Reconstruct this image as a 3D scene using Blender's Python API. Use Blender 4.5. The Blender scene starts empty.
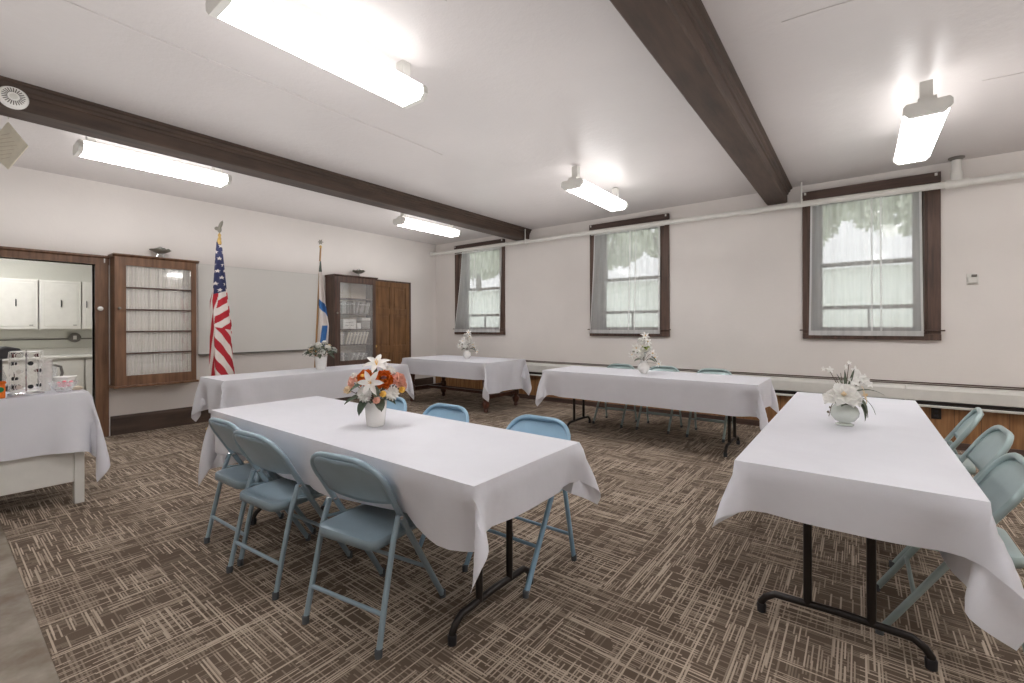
import bpy, math, random
import numpy as np
from mathutils import Vector, Matrix
random.seed(7)
PI = math.pi
sc = bpy.context.scene
C = sc.collection

# ------------------------------------------------------------------ camera
YAW = 0.6563
H = 1.33
cam = bpy.data.cameras.new('camera')
co = bpy.data.objects.new('camera', cam)
C.objects.link(co)
cam.sensor_width = 36
cam.lens = 450.5 / 1024 * 36
cam.shift_y = -(341.5 - 325.5) / 1024
cam.clip_start = 0.05
co.matrix_world = Matrix.Translation((0, 0, H)) @ Matrix.Rotation(YAW, 4, 'Z') @ Matrix.Rotation(PI / 2, 4, 'X') @ Matrix.Rotation(-0.0029, 4, 'Z')
sc.camera = co

# ------------------------------------------------------------------ materials
def rgb(r, g, b):
    f = lambda c: (c / 255 / 12.92) if c / 255 <= .04045 else ((c / 255 + .055) / 1.055) ** 2.4
    return (f(r), f(g), f(b), 1)

class NT:
    """small node helper"""
    def __init__(s, name):
        s.m = bpy.data.materials.new(name); s.m.use_nodes = True
        s.t = s.m.node_tree; s.n = s.t.nodes; s.l = s.t.links
        s.b = s.n['Principled BSDF']; s.out = s.n['Material Output']
    def add(s, typ, **kw):
        n = s.n.new(typ)
        for k, v in kw.items(): setattr(n, k, v)
        return n
    def put(s, sock, v):
        if hasattr(v, 'links') or isinstance(v, bpy.types.NodeSocket): s.l.new(v, sock)
        else: sock.default_value = v
    def math(s, op, a, b=0.0, c=None):
        n = s.add('ShaderNodeMath', operation=op)
        s.put(n.inputs[0], a); s.put(n.inputs[1], b)
        if c is not None: s.put(n.inputs[2], c)
        return n.outputs[0]
    def mix(s, f, a, b):
        n = s.add('ShaderNodeMix', data_type='RGBA')
        s.put(n.inputs[0], f); s.put(n.inputs[6], a); s.put(n.inputs[7], b)
        return n.outputs[2]
    def coords(s, kind='Object'):
        return s.add('ShaderNodeTexCoord').outputs[kind]
    def noise(s, vec, scale, detail=3, rough=.5):
        n = s.add('ShaderNodeTexNoise'); n.inputs['Scale'].default_value = scale
        n.inputs['Detail'].default_value = detail; n.inputs['Roughness'].default_value = rough
        s.l.new(vec, n.inputs['Vector']); return n.outputs['Fac']
    def scaled(s, vec, sx, sy, sz):
        n = s.add('ShaderNodeMapping'); n.inputs['Scale'].default_value = (sx, sy, sz)
        s.l.new(vec, n.inputs['Vector']); return n.outputs[0]
    def ramp(s, f, stops):
        n = s.add('ShaderNodeValToRGB'); s.l.new(f, n.inputs[0])
        e = n.color_ramp.elements
        while len(e) < len(stops): e.new(.5)
        for x, (p, c) in zip(e, stops): x.position = p; x.color = c
        return n.outputs[0]
    def bump(s, h, strength=.2, dist=.01):
        n = s.add('ShaderNodeBump'); n.inputs['Strength'].default_value = strength
        n.inputs['Distance'].default_value = dist; s.l.new(h, n.inputs['Height'])
        s.l.new(n.outputs[0], s.b.inputs['Normal'])
    def set(s, col=None, rough=None, metal=None, spec=None):
        if col is not None: s.put(s.b.inputs['Base Color'], col)
        if rough is not None: s.put(s.b.inputs['Roughness'], rough)
        if metal is not None: s.put(s.b.inputs['Metallic'], metal)
        if spec is not None: s.put(s.b.inputs['Specular IOR Level'], spec)
        return s

def plain(name, c, rough=.5, metal=0, spec=.5, var=.06, vs=14, bump=0, bs=60):
    t = NT(name); v = t.coords(); n = t.noise(v, vs)
    c2 = tuple(max(0, x * (1 - var)) for x in c[:3]) + (1,)
    c3 = tuple(min(1, x * (1 + var)) for x in c[:3]) + (1,)
    t.set(t.ramp(n, [(.3, c2), (.7, c3)]), rough, metal, spec)
    if bump: t.bump(t.noise(v, bs), bump, .004)
    return t.m

def wood(name, dark, light, rough=.45, axis='z', grain=18):
    t = NT(name); v = t.coords()
    s = {'x': (1.2, grain, grain), 'y': (grain, 1.2, grain), 'z': (grain, grain, 1.2)}[axis]
    a = t.noise(t.scaled(v, *s), 1.6, 5, .6)
    b = t.noise(v, 2.5, 2)
    f = t.math('MULTIPLY_ADD', a, .75, t.math('MULTIPLY', b, .25))
    t.set(t.ramp(f, [(.33, dark), (.66, light)]), rough)
    t.bump(a, .15, .003)
    return t.m

M = {}
# painted plaster walls
def plaster(name, c, rough, bscale, bst, spec=.4):
    t = NT(name); v = t.coords()
    n = t.noise(v, 1.1, 3); n2 = t.noise(v, bscale, 4, .6)
    c2 = tuple(x * .93 for x in c[:3]) + (1,)
    t.set(t.ramp(n, [(.3, c2), (.65, c)]), rough, 0, spec)
    f = t.math('ADD', n2, t.math('MULTIPLY', t.noise(v, 6, 2), .8))
    t.bump(f, bst, .006)
    return t.m
M['wall'] = plaster('painted_wall', rgb(232, 226, 221), .55, 28, .25)
M['ceil'] = plaster('painted_ceiling', rgb(203, 197, 195), .34, 22, .5, .5)
M['kwall'] = plaster('kitchen_wall', rgb(216, 215, 207), .6, 30, .15)

# carpet: woven dashes along both axes in square tiles
def carpet():
    t = NT('dash_carpet'); v = t.coords()
    sep = t.add('ShaderNodeSeparateXYZ'); t.l.new(v, sep.inputs[0])
    x, y = sep.outputs[0], sep.outputs[1]
    def wn(a, b):
        cmb = t.add('ShaderNodeCombineXYZ'); t.put(cmb.inputs[0], a); t.put(cmb.inputs[1], b)
        w = t.add('ShaderNodeTexWhiteNoise', noise_dimensions='2D'); t.l.new(cmb.outputs[0], w.inputs[0])
        return w.outputs['Value']
    def dashes(p, q, w, L, seed, thr):
        c = t.math('FLOOR', t.math('DIVIDE', p, w))
        off = wn(c, seed)
        s = t.math('FLOOR', t.math('ADD', t.math('DIVIDE', q, L), t.math('MULTIPLY', off, 17.0)))
        val = wn(t.math('ADD', c, seed * 3.1), s)
        fr = t.math('FRACT', t.math('DIVIDE', p, w))
        prof = t.math('LESS_THAN', t.math('ABSOLUTE', t.math('SUBTRACT', fr, .5)), .27)
        on = t.math('GREATER_THAN', val, thr)
        lev = t.math('MULTIPLY_ADD', t.math('POWER', val, 2.0), .8, .05)
        return t.math('MULTIPLY', t.math('MULTIPLY', on, prof), lev)
    A = t.math('MAXIMUM', dashes(x, y, .0105, .13, 1.3, .60), dashes(x, y, .013, .34, 5.7, .84))
    B = t.math('MAXIMUM', dashes(y, x, .0105, .13, 2.9, .60), dashes(y, x, .013, .34, 8.1, .84))
    tile = wn(t.math('FLOOR', t.math('DIVIDE', x, .26)), t.math('FLOOR', t.math('DIVIDE', y, .26)))
    pa = t.math('GREATER_THAN', tile, .33); pb = t.math('LESS_THAN', tile, .67)
    A2 = t.math('MULTIPLY', A, t.math('MULTIPLY_ADD', pa, .62, .38))
    B2 = t.math('MULTIPLY', B, t.math('MULTIPLY_ADD', pb, .62, .38))
    f = t.math('MAXIMUM', A2, B2)
    fine = t.noise(v, 260, 2, .7)
    blot = t.noise(v, 1.7, 3)
    base = t.mix(blot, rgb(98, 84, 72), rgb(118, 103, 89))
    base = t.mix(t.math('MULTIPLY', fine, .5), base, rgb(58, 47, 39))
    col = t.mix(f, base, rgb(200, 183, 165))
    t.set(col, .95, 0, .15)
    t.bump(t.math('ADD', fine, t.math('MULTIPLY', f, .5)), .5, .004)
    return t.m
M['carpet'] = carpet()
t = NT('smooth_vinyl'); v = t.coords()
t.set(t.ramp(t.noise(v, 5, 5, .6), [(.3, rgb(112, 97, 80)), (.55, rgb(140, 130, 116)), (.8, rgb(160, 152, 140))]), .25); M['vinyl'] = t.m

M['dark'] = wood('dark_stained_wood', rgb(62, 46, 39), rgb(104, 80, 68), .5, 'z')
M['darky'] = wood('dark_stained_wood_long', rgb(54, 42, 35), rgb(84, 66, 55), .65, 'y', 10)
M['darkx'] = wood('dark_stained_wood_cross', rgb(62, 46, 40), rgb(96, 75, 66), .5, 'x')
M['brown'] = wood('mid_brown_wood', rgb(88, 60, 42), rgb(136, 100, 73), .42, 'z')
M['oak'] = wood('golden_brown_wood', rgb(92, 62, 34), rgb(140, 100, 62), .4, 'z', 12)
M['mahog'] = wood('reddish_dark_wood', rgb(58, 32, 24), rgb(98, 60, 46), .3, 'z')
# vertical board wainscot
t = NT('board_panelling'); v = t.coords(); sep = t.add('ShaderNodeSeparateXYZ'); t.l.new(v, sep.inputs[0])
g = t.noise(t.scaled(v, 22, 22, 1.5), 1.5, 4)
cx_ = t.ramp(g, [(.3, rgb(120, 82, 50)), (.7, rgb(168, 124, 82))])
fr = t.math('FRACT', t.math('DIVIDE', sep.outputs[0], .2))
ln = t.math('LESS_THAN', fr, .035)
t.set(t.mix(t.math('MULTIPLY', ln, .6), cx_, rgb(70, 46, 30)), .45); M['panel'] = t.m

M['steel'] = plain('blue_grey_enamel', rgb(150, 170, 182), .3, .15, .5, .05, 9, .05, 90)
M['steel2'] = plain('bright_blue_enamel', rgb(144, 178, 202), .32, .1, .5, .05, 9, .05, 90)
M['steel3'] = plain('green_grey_enamel', rgb(164, 182, 182), .3, .15, .5, .05, 9, .05, 90)
M['rubber'] = plain('grey_rubber', rgb(80, 84, 88), .7)
M['black'] = plain('black_metal', rgb(42, 37, 35), .35, .4)
M['chrome'] = plain('bright_chrome', rgb(215, 215, 218), .22, .9, .5, .03)
M['white'] = plain('white_paint', rgb(222, 220, 214), .45, 0, .5, .03)
M['whitem'] = plain('white_enamel_metal', rgb(214, 212, 206), .4, 0, .5, .03)
M['board'] = plain('whiteboard_surface', rgb(224, 222, 216), .3, 0, .5, .01, 2)
M['grey'] = plain('grey_metal', rgb(110, 106, 100), .5)
M['top'] = plain('table_laminate', rgb(150, 140, 128), .5)
M['porc'] = plain('white_porcelain', rgb(240, 238, 234), .15, 0, .6, .01)
M['orange'] = plain('orange_plastic', rgb(236, 120, 30), .4)
M['green'] = plain('green_plastic', rgb(30, 130, 80), .4)
M['pink'] = plain('pink_candy', rgb(222, 96, 112), .3, 0, .5, .2, 60)
M['tan'] = plain('tan_card', rgb(196, 182, 160), .7)
M['burg'] = plain('burgundy_plastic', rgb(92, 40, 38), .4)
M['blackp'] = plain('black_plastic', rgb(34, 34, 38), .3)
M['gold'] = plain('gold_metal', rgb(206, 172, 104), .35, .6)
M['pewter'] = plain('pewter', rgb(140, 136, 126), .4, .5)
M['gleaf'] = plain('grey_green_leaf', rgb(92, 100, 84), .6, 0, .4, .25, 40)
M['dleaf'] = plain('dark_green_leaf', rgb(74, 88, 72), .55, 0, .4, .25, 40)
M['lime'] = plain('lime_leaf', rgb(140, 160, 40), .5, 0, .4, .2, 40)
def petal_mat(name, c, var):
    t = NT(name); v = t.coords(); n = t.noise(v, 40)
    c2 = tuple(x * (1 - var) for x in c[:3]) + (1,)
    col = t.ramp(n, [(.3, c2), (.7, c)])
    t.set(col, .6, 0, .3)
    tl = t.add('ShaderNodeBsdfTranslucent'); t.l.new(col, tl.inputs[0])
    mx = t.add('ShaderNodeMixShader'); mx.inputs[0].default_value = .35
    t.l.new(t.b.outputs[0], mx.inputs[1]); t.l.new(tl.outputs[0], mx.inputs[2]); t.l.new(mx.outputs[0], t.out.inputs['Surface'])
    return t.m
M['pwhite'] = petal_mat('white_petal', rgb(252, 251, 247), .03)
M['porange'] = petal_mat('orange_petal', rgb(244, 128, 44), .3)
M['ppink'] = petal_mat('pink_petal', rgb(254, 204, 184), .1)
M['pcream'] = petal_mat('cream_petal', rgb(248, 228, 196), .08)
M['pyellow'] = plain('yellow_petal', rgb(238, 190, 90), .6, 0, .3, .1, 40)
M['bark'] = plain('tree_bark', rgb(86, 74, 60), .9)
M['stem'] = plain('brown_stem', rgb(96, 84, 66), .7)
M['pole'] = wood('honey_wood_pole', rgb(150, 112, 70), rgb(190, 150, 100), .35)
M['curtw'] = None

def emis(name, c, s):
    t = NT(name); v = t.coords()
    n = t.noise(v, 3); col = t.ramp(n, [(0, c), (1, c)])
    t.set(rgb(240, 240, 240), .5); t.put(t.b.inputs['Emission Color'], col); t.b.inputs['Emission Strength'].default_value = s
    return t.m
M['lamp'] = emis('lit_diffuser', (1, .99, .985, 1), 9.0)
_m = M['lamp'].node_tree; _g = _m.nodes.new('ShaderNodeNewGeometry'); _s = _m.nodes.new('ShaderNodeSeparateXYZ'); _m.links.new(_g.outputs['Normal'], _s.inputs[0])
_r = _m.nodes.new('ShaderNodeMapRange'); _r.inputs[1].default_value = -1; _r.inputs[2].default_value = 0; _r.inputs[3].default_value = 17; _r.inputs[4].default_value = 4.5
_m.links.new(_s.outputs[2], _r.inputs[0]); _m.links.new(_r.outputs[0], _m.nodes['Principled BSDF'].inputs['Emission Strength'])
M['klamp'] = emis('kitchen_fill_diffuser', (1, .99, .97, 1), 75.0)

def glassy(name, alpha, c=(1, 1, 1, 1), rough=.05):
    t = NT(name)
    tr = t.add('ShaderNodeBsdfTransparent'); gl = t.add('ShaderNodeBsdfGlossy'); gl.inputs['Roughness'].default_value = rough
    gl.inputs['Color'].default_value = c
    df = t.add('ShaderNodeBsdfDiffuse'); v = t.coords()
    df.inputs['Color'].default_value = c
    m1 = t.add('ShaderNodeMixShader'); m1.inputs[0].default_value = .5
    t.l.new(gl.outputs[0], m1.inputs[1]); t.l.new(df.outputs[0], m1.inputs[2])
    m2 = t.add('ShaderNodeMixShader')
    f = t.math('MULTIPLY_ADD', t.noise(v, 4, 2), alpha * .3, alpha * .85)
    t.l.new(f, m2.inputs[0]); t.l.new(tr.outputs[0], m2.inputs[1]); t.l.new(m1.outputs[0], m2.inputs[2])
    t.l.new(m2.outputs[0], t.out.inputs['Surface'])
    return t.m
M['glass'] = glassy('window_glass', .08)
M['cglass'] = glassy('cabinet_glass', .16)
M['bowlg'] = glassy('clear_bowl_glass', .35, (.95, .97, .97, 1), .08)

def sheer(name, dens, c):
    t = NT(name); v = t.coords()
    tr = t.add('ShaderNodeBsdfTransparent')
    df = t.add('ShaderNodeBsdfDiffuse'); df.inputs[0].default_value = c
    tl = t.add('ShaderNodeBsdfTranslucent'); tl.inputs[0].default_value = c
    m1 = t.add('ShaderNodeMixShader'); m1.inputs[0].default_value = .5
    t.l.new(df.outputs[0], m1.inputs[1]); t.l.new(tl.outputs[0], m1.inputs[2])
    m2 = t.add('ShaderNodeMixShader')
    w = t.noise(t.scaled(v, 11, 1, .5), 1.5, 2)
    t.l.new(t.math('MULTIPLY_ADD', w, dens * .6, dens * .7), m2.inputs[0])
    t.l.new(tr.outputs[0], m2.inputs[1]); t.l.new(m1.outputs[0], m2.inputs[2])
    t.l.new(m2.outputs[0], t.out.inputs['Surface'])
    return t.m
M['sheer'] = sheer('sheer_voile', .5, (.86, .87, .86, 1))
M['hem'] = sheer('sheer_hem', .8, (.9, .9, .89, 1))

# thin white plastic cloth
t = NT('white_plastic_cloth'); v = t.coords()
n = t.noise(v, 2.2, 4, .6)
t.set(t.ramp(n, [(.3, rgb(231, 231, 238)), (.7, rgb(239, 239, 246))]), .42, 0, .4)
sep = t.add('ShaderNodeSeparateXYZ'); t.l.new(v, sep.inputs[0])
def crease(sock, w):
    fr = t.math('FRACT', t.math('DIVIDE', sock, w))
    return t.math('ABSOLUTE', t.math('SUBTRACT', fr, .5))
cr = t.math('MINIMUM', t.math('MULTIPLY', crease(sep.outputs[0], .46), 6), 1.0)
cr2 = t.math('MINIMUM', t.math('MULTIPLY', crease(sep.outputs[1], .43), 6), 1.0)
h = t.math('ADD', t.math('MULTIPLY', t.math('ADD', cr, cr2), .12), t.math('ADD', n, t.math('MULTIPLY', t.noise(v, 11, 3), .3)))
t.bump(h, .5, .014)
t.b.inputs['Transmission Weight'].default_value = 0
tl = t.add('ShaderNodeBsdfTranslucent'); tl.inputs[0].default_value = (.82, .82, .84, 1)
mx = t.add('ShaderNodeMixShader'); mx.inputs[0].default_value = .14
t.l.new(t.b.outputs[0], mx.inputs[1]); t.l.new(tl.outputs[0], mx.inputs[2]); t.l.new(mx.outputs[0], t.out.inputs['Surface'])
M['cloth'] = t.m

def vcol(name, rough=.8):
    t = NT(name); a = t.add('ShaderNodeAttribute'); a.attribute_name = 'Col'
    n = t.noise(t.coords(), 30, 3)
    t.set(t.mix(t.math('MULTIPLY', n, .12), a.outputs['Color'], (.25, .22, .2, 1)), rough, 0, .2)
    return t.m
M['flag'] = vcol('flag_cloth')
M['pleat'] = None
t = NT('pleated_cream_cloth'); v = t.coords()
w = t.noise(t.scaled(v, 1, 34, .25), 1.3, 3)
t.set(t.ramp(w, [(.3, rgb(186, 180, 172)), (.5, rgb(216, 211, 203)), (.7, rgb(232, 228, 220))]), .7); M['pleat'] = t.m
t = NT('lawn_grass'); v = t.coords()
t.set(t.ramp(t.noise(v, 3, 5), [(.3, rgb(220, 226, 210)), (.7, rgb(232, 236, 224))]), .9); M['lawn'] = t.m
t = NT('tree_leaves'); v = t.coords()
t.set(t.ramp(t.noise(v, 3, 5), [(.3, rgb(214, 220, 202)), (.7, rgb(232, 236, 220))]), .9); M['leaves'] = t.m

# ------------------------------------------------------------------ mesh helpers
class MB:
    def __init__(s): s.v = []; s.f = []; s.sm = True
    def grid(s, P, nu, nv, wrapu=False, wrapv=False):
        b = len(s.v); s.v.extend(tuple(p) for p in P)
        for i in range(nu - (0 if wrapu else 1)):
            for j in range(nv - (0 if wrapv else 1)):
                i2 = (i + 1) % nu; j2 = (j + 1) % nv
                s.f.append((b + i * nv + j, b + i2 * nv + j, b + i2 * nv + j2, b + i * nv + j2))
        return s
    def box(s, x0, x1, y0, y1, z0, z1):
        b = len(s.v)
        s.v += [(x, y, z) for x in (x0, x1) for y in (y0, y1) for z in (z0, z1)]
        for q in ((0, 1, 3, 2), (4, 6, 7, 5), (0, 4, 5, 1), (2, 3, 7, 6), (0, 2, 6, 4), (1, 5, 7, 3)):
            s.f.append(tuple(b + i for i in q))
        return s
    def tube(s, path, r, n=10, cap=True, closed=False):
        P = [Vector(p) for p in path]; m = len(P)
        rr = r if isinstance(r, (list, tuple)) else [r] * m
        b = len(s.v); up = None
        for i in range(m):
            if closed: d = P[(i + 1) % m] - P[i - 1]
            else: d = (P[min(i + 1, m - 1)] - P[max(i - 1, 0)])
            d.normalize()
            if up is None:
                a = Vector((0, 0, 1)) if abs(d.z) < .9 else Vector((1, 0, 0))
                up = (a - d * a.dot(d)).normalized()
            else:
                up = (up - d * up.dot(d)).normalized()
            q = d.cross(up)
            for k in range(n):
                a = 2 * PI * k / n
                s.v.append(tuple(P[i] + (up * math.cos(a) + q * math.sin(a)) * rr[i]))
        for i in range(m if closed else m - 1):
            i2 = (i + 1) % m
            for k in range(n):
                k2 = (k + 1) % n
                s.f.append((b + i * n + k, b + i * n + k2, b + i2 * n + k2, b + i2 * n + k))
        if cap and not closed:
            s.f.append(tuple(b + k for k in range(n))[::-1]); s.f.append(tuple(b + (m - 1) * n + k for k in range(n)))
        return s
    def lathe(s, prof, c=(0, 0, 0), n=24, caps=True):
        b = len(s.v); m = len(prof)
        for r, z in prof:
            for k in range(n):
                a = 2 * PI * k / n
                s.v.append((c[0] + r * math.cos(a), c[1] + r * math.sin(a), c[2] + z))
        for i in range(m - 1):
            for k in range(n):
                k2 = (k + 1) % n
                s.f.append((b + i * n + k, b + i * n + k2, b + (i + 1) * n + k2, b + (i + 1) * n + k))
        if caps:
            s.f.append(tuple(b + k for k in range(n))[::-1]); s.f.append(tuple(b + (m - 1) * n + k for k in range(n)))
        return s
    def prism(s, pts, ax, a0, a1):
        """extrude a polygon of 2D pts along axis ax ('x','y','z')"""
        b = len(s.v); n = len(pts)
        for a in (a0, a1):
            for p, q in pts:
                s.v.append({'x': (a, p, q), 'y': (p, a, q), 'z': (p, q, a)}[ax])
        for i in range(n):
            j = (i + 1) % n
            s.f.append((b + i, b + j, b + n + j, b + n + i))
        s.f.append(tuple(b + i for i in range(n))[::-1]); s.f.append(tuple(b + n + i for i in range(n)))
        return s
    def build(s, name, m, parent=None, smooth=True, bevel=0, solid=0, sub=0):
        me = bpy.data.meshes.new(name); me.from_pydata(s.v, [], s.f); me.update()
        if smooth:
            me.shade_smooth(); me.set_sharp_from_angle(angle=math.radians(38))
        me.materials.append(M[m] if isinstance(m, str) else m)
        o = bpy.data.objects.new(name, me); C.objects.link(o)
        if parent is not None: o.parent = parent
        if solid:
            q = o.modifiers.new('s', 'SOLIDIFY'); q.thickness = solid; q.offset = 0
        if bevel:
            q = o.modifiers.new('b', 'BEVEL'); q.width = bevel; q.segments = 2; q.limit_method = 'ANGLE'; q.angle_limit = math.radians(50)
        if sub:
            q = o.modifiers.new('u', 'SUBSURF'); q.levels = sub; q.render_levels = sub
        return o

def tag(o, label=None, cat=None, group=None, kind=None):
    if label: o['label'] = label
    if cat: o['category'] = cat
    if group: o['group'] = group
    if kind: o['kind'] = kind
    return o
def thing(name, label, cat, loc=(0, 0, 0), rz=0, group=None):
    o = bpy.data.objects.new(name, None); C.objects.link(o); o.empty_display_size = .1
    o.location = loc; o.rotation_euler = (0, 0, rz)
    return tag(o, label, cat, group)
def struct(name, mb, m, parent=None, **kw):
    o = mb.build(name, m, parent, **kw)
    if parent is None: o['kind'] = 'structure'
    return o
def sempty(name, loc=(0, 0, 0)):
    o = bpy.data.objects.new(name, None); C.objects.link(o); o.location = loc; o['kind'] = 'structure'
    return o
def kids(o): return [c for c in bpy.data.objects if c.parent == o]
def copy_tree(o, parent=None):
    c = o.copy(); C.objects.link(c); c.parent = parent
    for ch in kids(o): copy_tree(ch, c)
    return c
def B(*a): return MB().box(*a)
def rotp(p, a): return (p[0] * math.cos(a) - p[1] * math.sin(a), p[0] * math.sin(a) + p[1] * math.cos(a))

# ------------------------------------------------------------------ room shell
XW, YW, ZC = -7.23, 6.70, 3.07
XR, YF = 3.3, -2.6
FS = 0.303
struct('floor', B(XW - .05, XR, FS, YW + .05, -.1, 0), 'carpet', smooth=False)
struct('floor_vinyl_strip', B(XW - .05, XR, YF, FS, -.1, -.002), 'vinyl', smooth=False)
struct('ceiling', B(XW - .3, XR + .2, YF - .2, YW + .3, ZC, ZC + .12), 'ceil', smooth=False)
# back wall with three window holes
WIN = [(-6.63, -5.32), (-3.515, -2.215), (-.557, .702)]
WZ0, WZ1 = 1.155, 2.975
CW = .09
mb = MB(); x = XW
for a, b in WIN:
    a2, b2 = a + CW, b - CW
    mb.box(x, a2, YW, YW + .28, 0, ZC); mb.box(a2, b2, YW, YW + .28, 0, WZ0 + .06); mb.box(a2, b2, YW, YW + .28, WZ1 - .08, ZC)
    x = b2
mb.box(x, XR, YW, YW + .28, 0, ZC)
struct('wall_back', mb, 'wall', smooth=False)
# left wall with the kitchen doorway
DY0, DY1, DZ = -.75, 1.222, 2.075
mb = MB().box(XW - .14, XW, YF, DY0, 0, ZC).box(XW - .14, XW, DY1, YW + .28, 0, ZC).box(XW - .14, XW, DY0, DY1, DZ, ZC)
struct('wall_left', mb, 'wall', smooth=False)
struct('wall_right', B(XR, XR + .14, YF, YW + .28, 0, ZC), 'wall', smooth=False)
struct('wall_front', B(XW - .14, XR + .14, YF - .14, YF, 0, ZC), 'wall', smooth=False)
# ceiling panel joints: thin raised plaster seams
sm = MB()
for xs, y0, y1 in ((-3.35, YF, 3.2), (-1.75, -.5, 1.7)):
    pts = [(xs + .004 * math.sin(y * 5.1) + .002 * math.sin(y * 13), y, ZC - .002) for y in np.linspace(y0, y1, 60)]
    sm.tube(pts, .005, 6)
for ys, x0, x1 in ((3.0, -.35, .6), (4.6, .7, 1.9)):
    pts = [(x, ys + .1 * (x - x0) + .006 * math.sin(x * 9), ZC - .002) for x in np.linspace(x0, x1, 24)]
    sm.tube(pts, .0028, 6)
struct('trim_3', sm, 'ceil')

# beams with stepped crown moulding
def beam(n, x0, x1):
    zb = 2.885
    pr = [(x0, zb + .012), (x0 + .012, zb), (x1 - .012, zb), (x1, zb + .012), (x1, 2.985), (x1 + .012, 2.99), (x1 + .014, 3.01),
          (x1 + .03, 3.02), (x1 + .034, 3.045), (x1 + .055, 3.052), (x1 + .055, ZC), (x0 - .055, ZC), (x0 - .055, 3.052),
          (x0 - .034, 3.045), (x0 - .03, 3.02), (x0 - .014, 3.01), (x0 - .012, 2.99), (x0, 2.985)]
    struct(n, MB().prism(pr, 'y', YF, YW + .0), 'darky', smooth=False)
beam('trim_1', -5.00, -4.755)
beam('trim_2', -.95, -.72)

# left wall baseboard
struct('baseboard_left', MB().prism([(XW, 0), (XW + .022, 0), (XW + .022, .2), (XW + .012, .232), (XW, .235)], 'y', 1.36, YW - .1), 'darky', smooth=False)
# back wall: board panelling, base, heater cover and ledge
struct('wall_back_panelling', B(XW + .02, XR - .02, YW - .035, YW, .0, .46), 'panel', smooth=False)
struct('baseboard_back', B(XW + .02, XR, YW - .055, YW - .035, 0, .075), 'darkx', smooth=False, bevel=.004)
struct('trim_4', B(-6.9, XR, YW - .03, YW, .64, .69), 'white', smooth=False)
struct('trim_and_shadow_line', MB().box(-6.9, XR, YW - .036, YW, .684, .694).box(-6.9, XR, YW - .036, YW, .667, .676), 'darkx', smooth=False)  # upper strip is dark trim, lower one a painted shadow along the heater top
ht = thing('baseboard_heater', 'long off-white metal heater cover running along the back wall under the windows', 'heater', (0, 0, -.041))
MB().prism([(YW - .002, .705), (YW - .085, .69), (YW - .10, .66), (YW - .10, .545), (YW - .09, .545), (YW - .09, .655), (YW - .07, .68), (YW - .002, .69)], 'x', -6.85, XR - .05).build('cover', 'whitem', ht, smooth=False)
B(-6.85, XR - .05, YW - .09, YW - .036, .50, .535).build('shadow_strip', 'black', ht, smooth=False)  # black strip standing in for the shadow line below the cover
MB().prism([(YW - .036, .475), (YW - .105, .475), (YW - .11, .492), (YW - .10, .50), (YW - .036, .50)], 'x', -6.85, XR - .05).build('bottom_lip', 'whitem', ht, smooth=False)
for xx in (-5.6, -3.6, -1.6, .4, 2.4):
    B(xx, xx + .012, YW - .105, YW - .08, .48, .70).build('bracket', 'whitem', ht, smooth=False)
o = thing('outlet_cover', 'small dark outlet cover on the brown panelling right of the white-clothed table', 'outlet', (.66, YW - .036, .365))
B(-.04, .04, -.008, 0, -.06, .06).build('plate', 'black', o, bevel=.003)
for dz in (-.025, .025): B(-.015, .015, -.012, -.008, dz - .012, dz + .012).build('socket', 'blackp', o, bevel=.002)

# ------------------------------------------------------------------ windows
for i, (a, b) in enumerate(WIN):
    w = sempty('window_%d' % (i + 1))
    m = MB()
    m.box(a, a + CW, YW - .03, YW, WZ0, WZ1); m.box(b - CW - .02, b, YW - .03, YW, WZ0, WZ1)
    m.box(a, b, YW - .045, YW, WZ0, WZ0 + .065)
    m.build('casing', 'dark', w, bevel=.004)
    B(a, b, YW - .05, YW - .0, 2.865, WZ1).build('header_board', 'darkx', w, bevel=.004)
    m = MB()
    for s, e in ((a + CW, a + CW + .02), (b - CW - .04, b - CW - .02)):
        m.box(s, e, YW - .005, YW + .27, WZ0 + .06, 2.9)
    m.box(a + CW, b - CW, YW, YW + .27, WZ0 + .06, WZ0 + .085); m.box(a + CW, b - CW, YW, YW + .27, 2.88, 2.9)
    m.build('jamb', 'dark', w)
    for px in (a + .02, b - .05): B(px, px + .022, YW - .058, YW - .05, 2.935, 2.965).build('clip', 'white', w)
    # sashes: upper in front of the lower
    xl, xr = a + CW + .02, b - CW - .04
    ys = YW + .16
    for nm, z0, z1, yy in (('upper_sash', 2.045, 2.88, ys + .03), ('lower_sash', WZ0 + .085, 2.095, ys)):
        m = MB()
        m.box(xl, xl + .085, yy, yy + .03, z0, z1); m.box(xr - .085, xr, yy, yy + .03, z0, z1)
        m.box(xl, xr, yy, yy + .03, z0, z0 + (.05 if nm[0] == 'u' else .06)); m.box(xl, xr, yy, yy + .03, z1 - .05, z1)
        if nm[0] == 'l':
            m.box(xl, xr, yy - .01, yy + .03, 1.515, 1.562); m.box(xl + .53, xl + .55, yy, yy + .03, z0, 1.53)
        sf = m.build(nm, 'dark', w, smooth=False)
        B(xl + .02, xr - .02, yy + .012, yy + .018, z0 + .02, z1 - .02).build('pane', 'glass', sf, smooth=False)
    # thin cafe rods top and bottom
    for nm, z in (('bottom_rod', 1.262), ('top_rod', 2.905)):
        if nm[0] == 't': MB().tube([(a + .05, YW - .075, 2.80), (b - .05, YW - .075, 2.80)], .006, 8).build(nm, 'white', w)
        else: MB().tube([(a - .03, YW - .05, z), (b + .03, YW - .05, z)], .008, 8).build(nm, 'dark', w)

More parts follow.
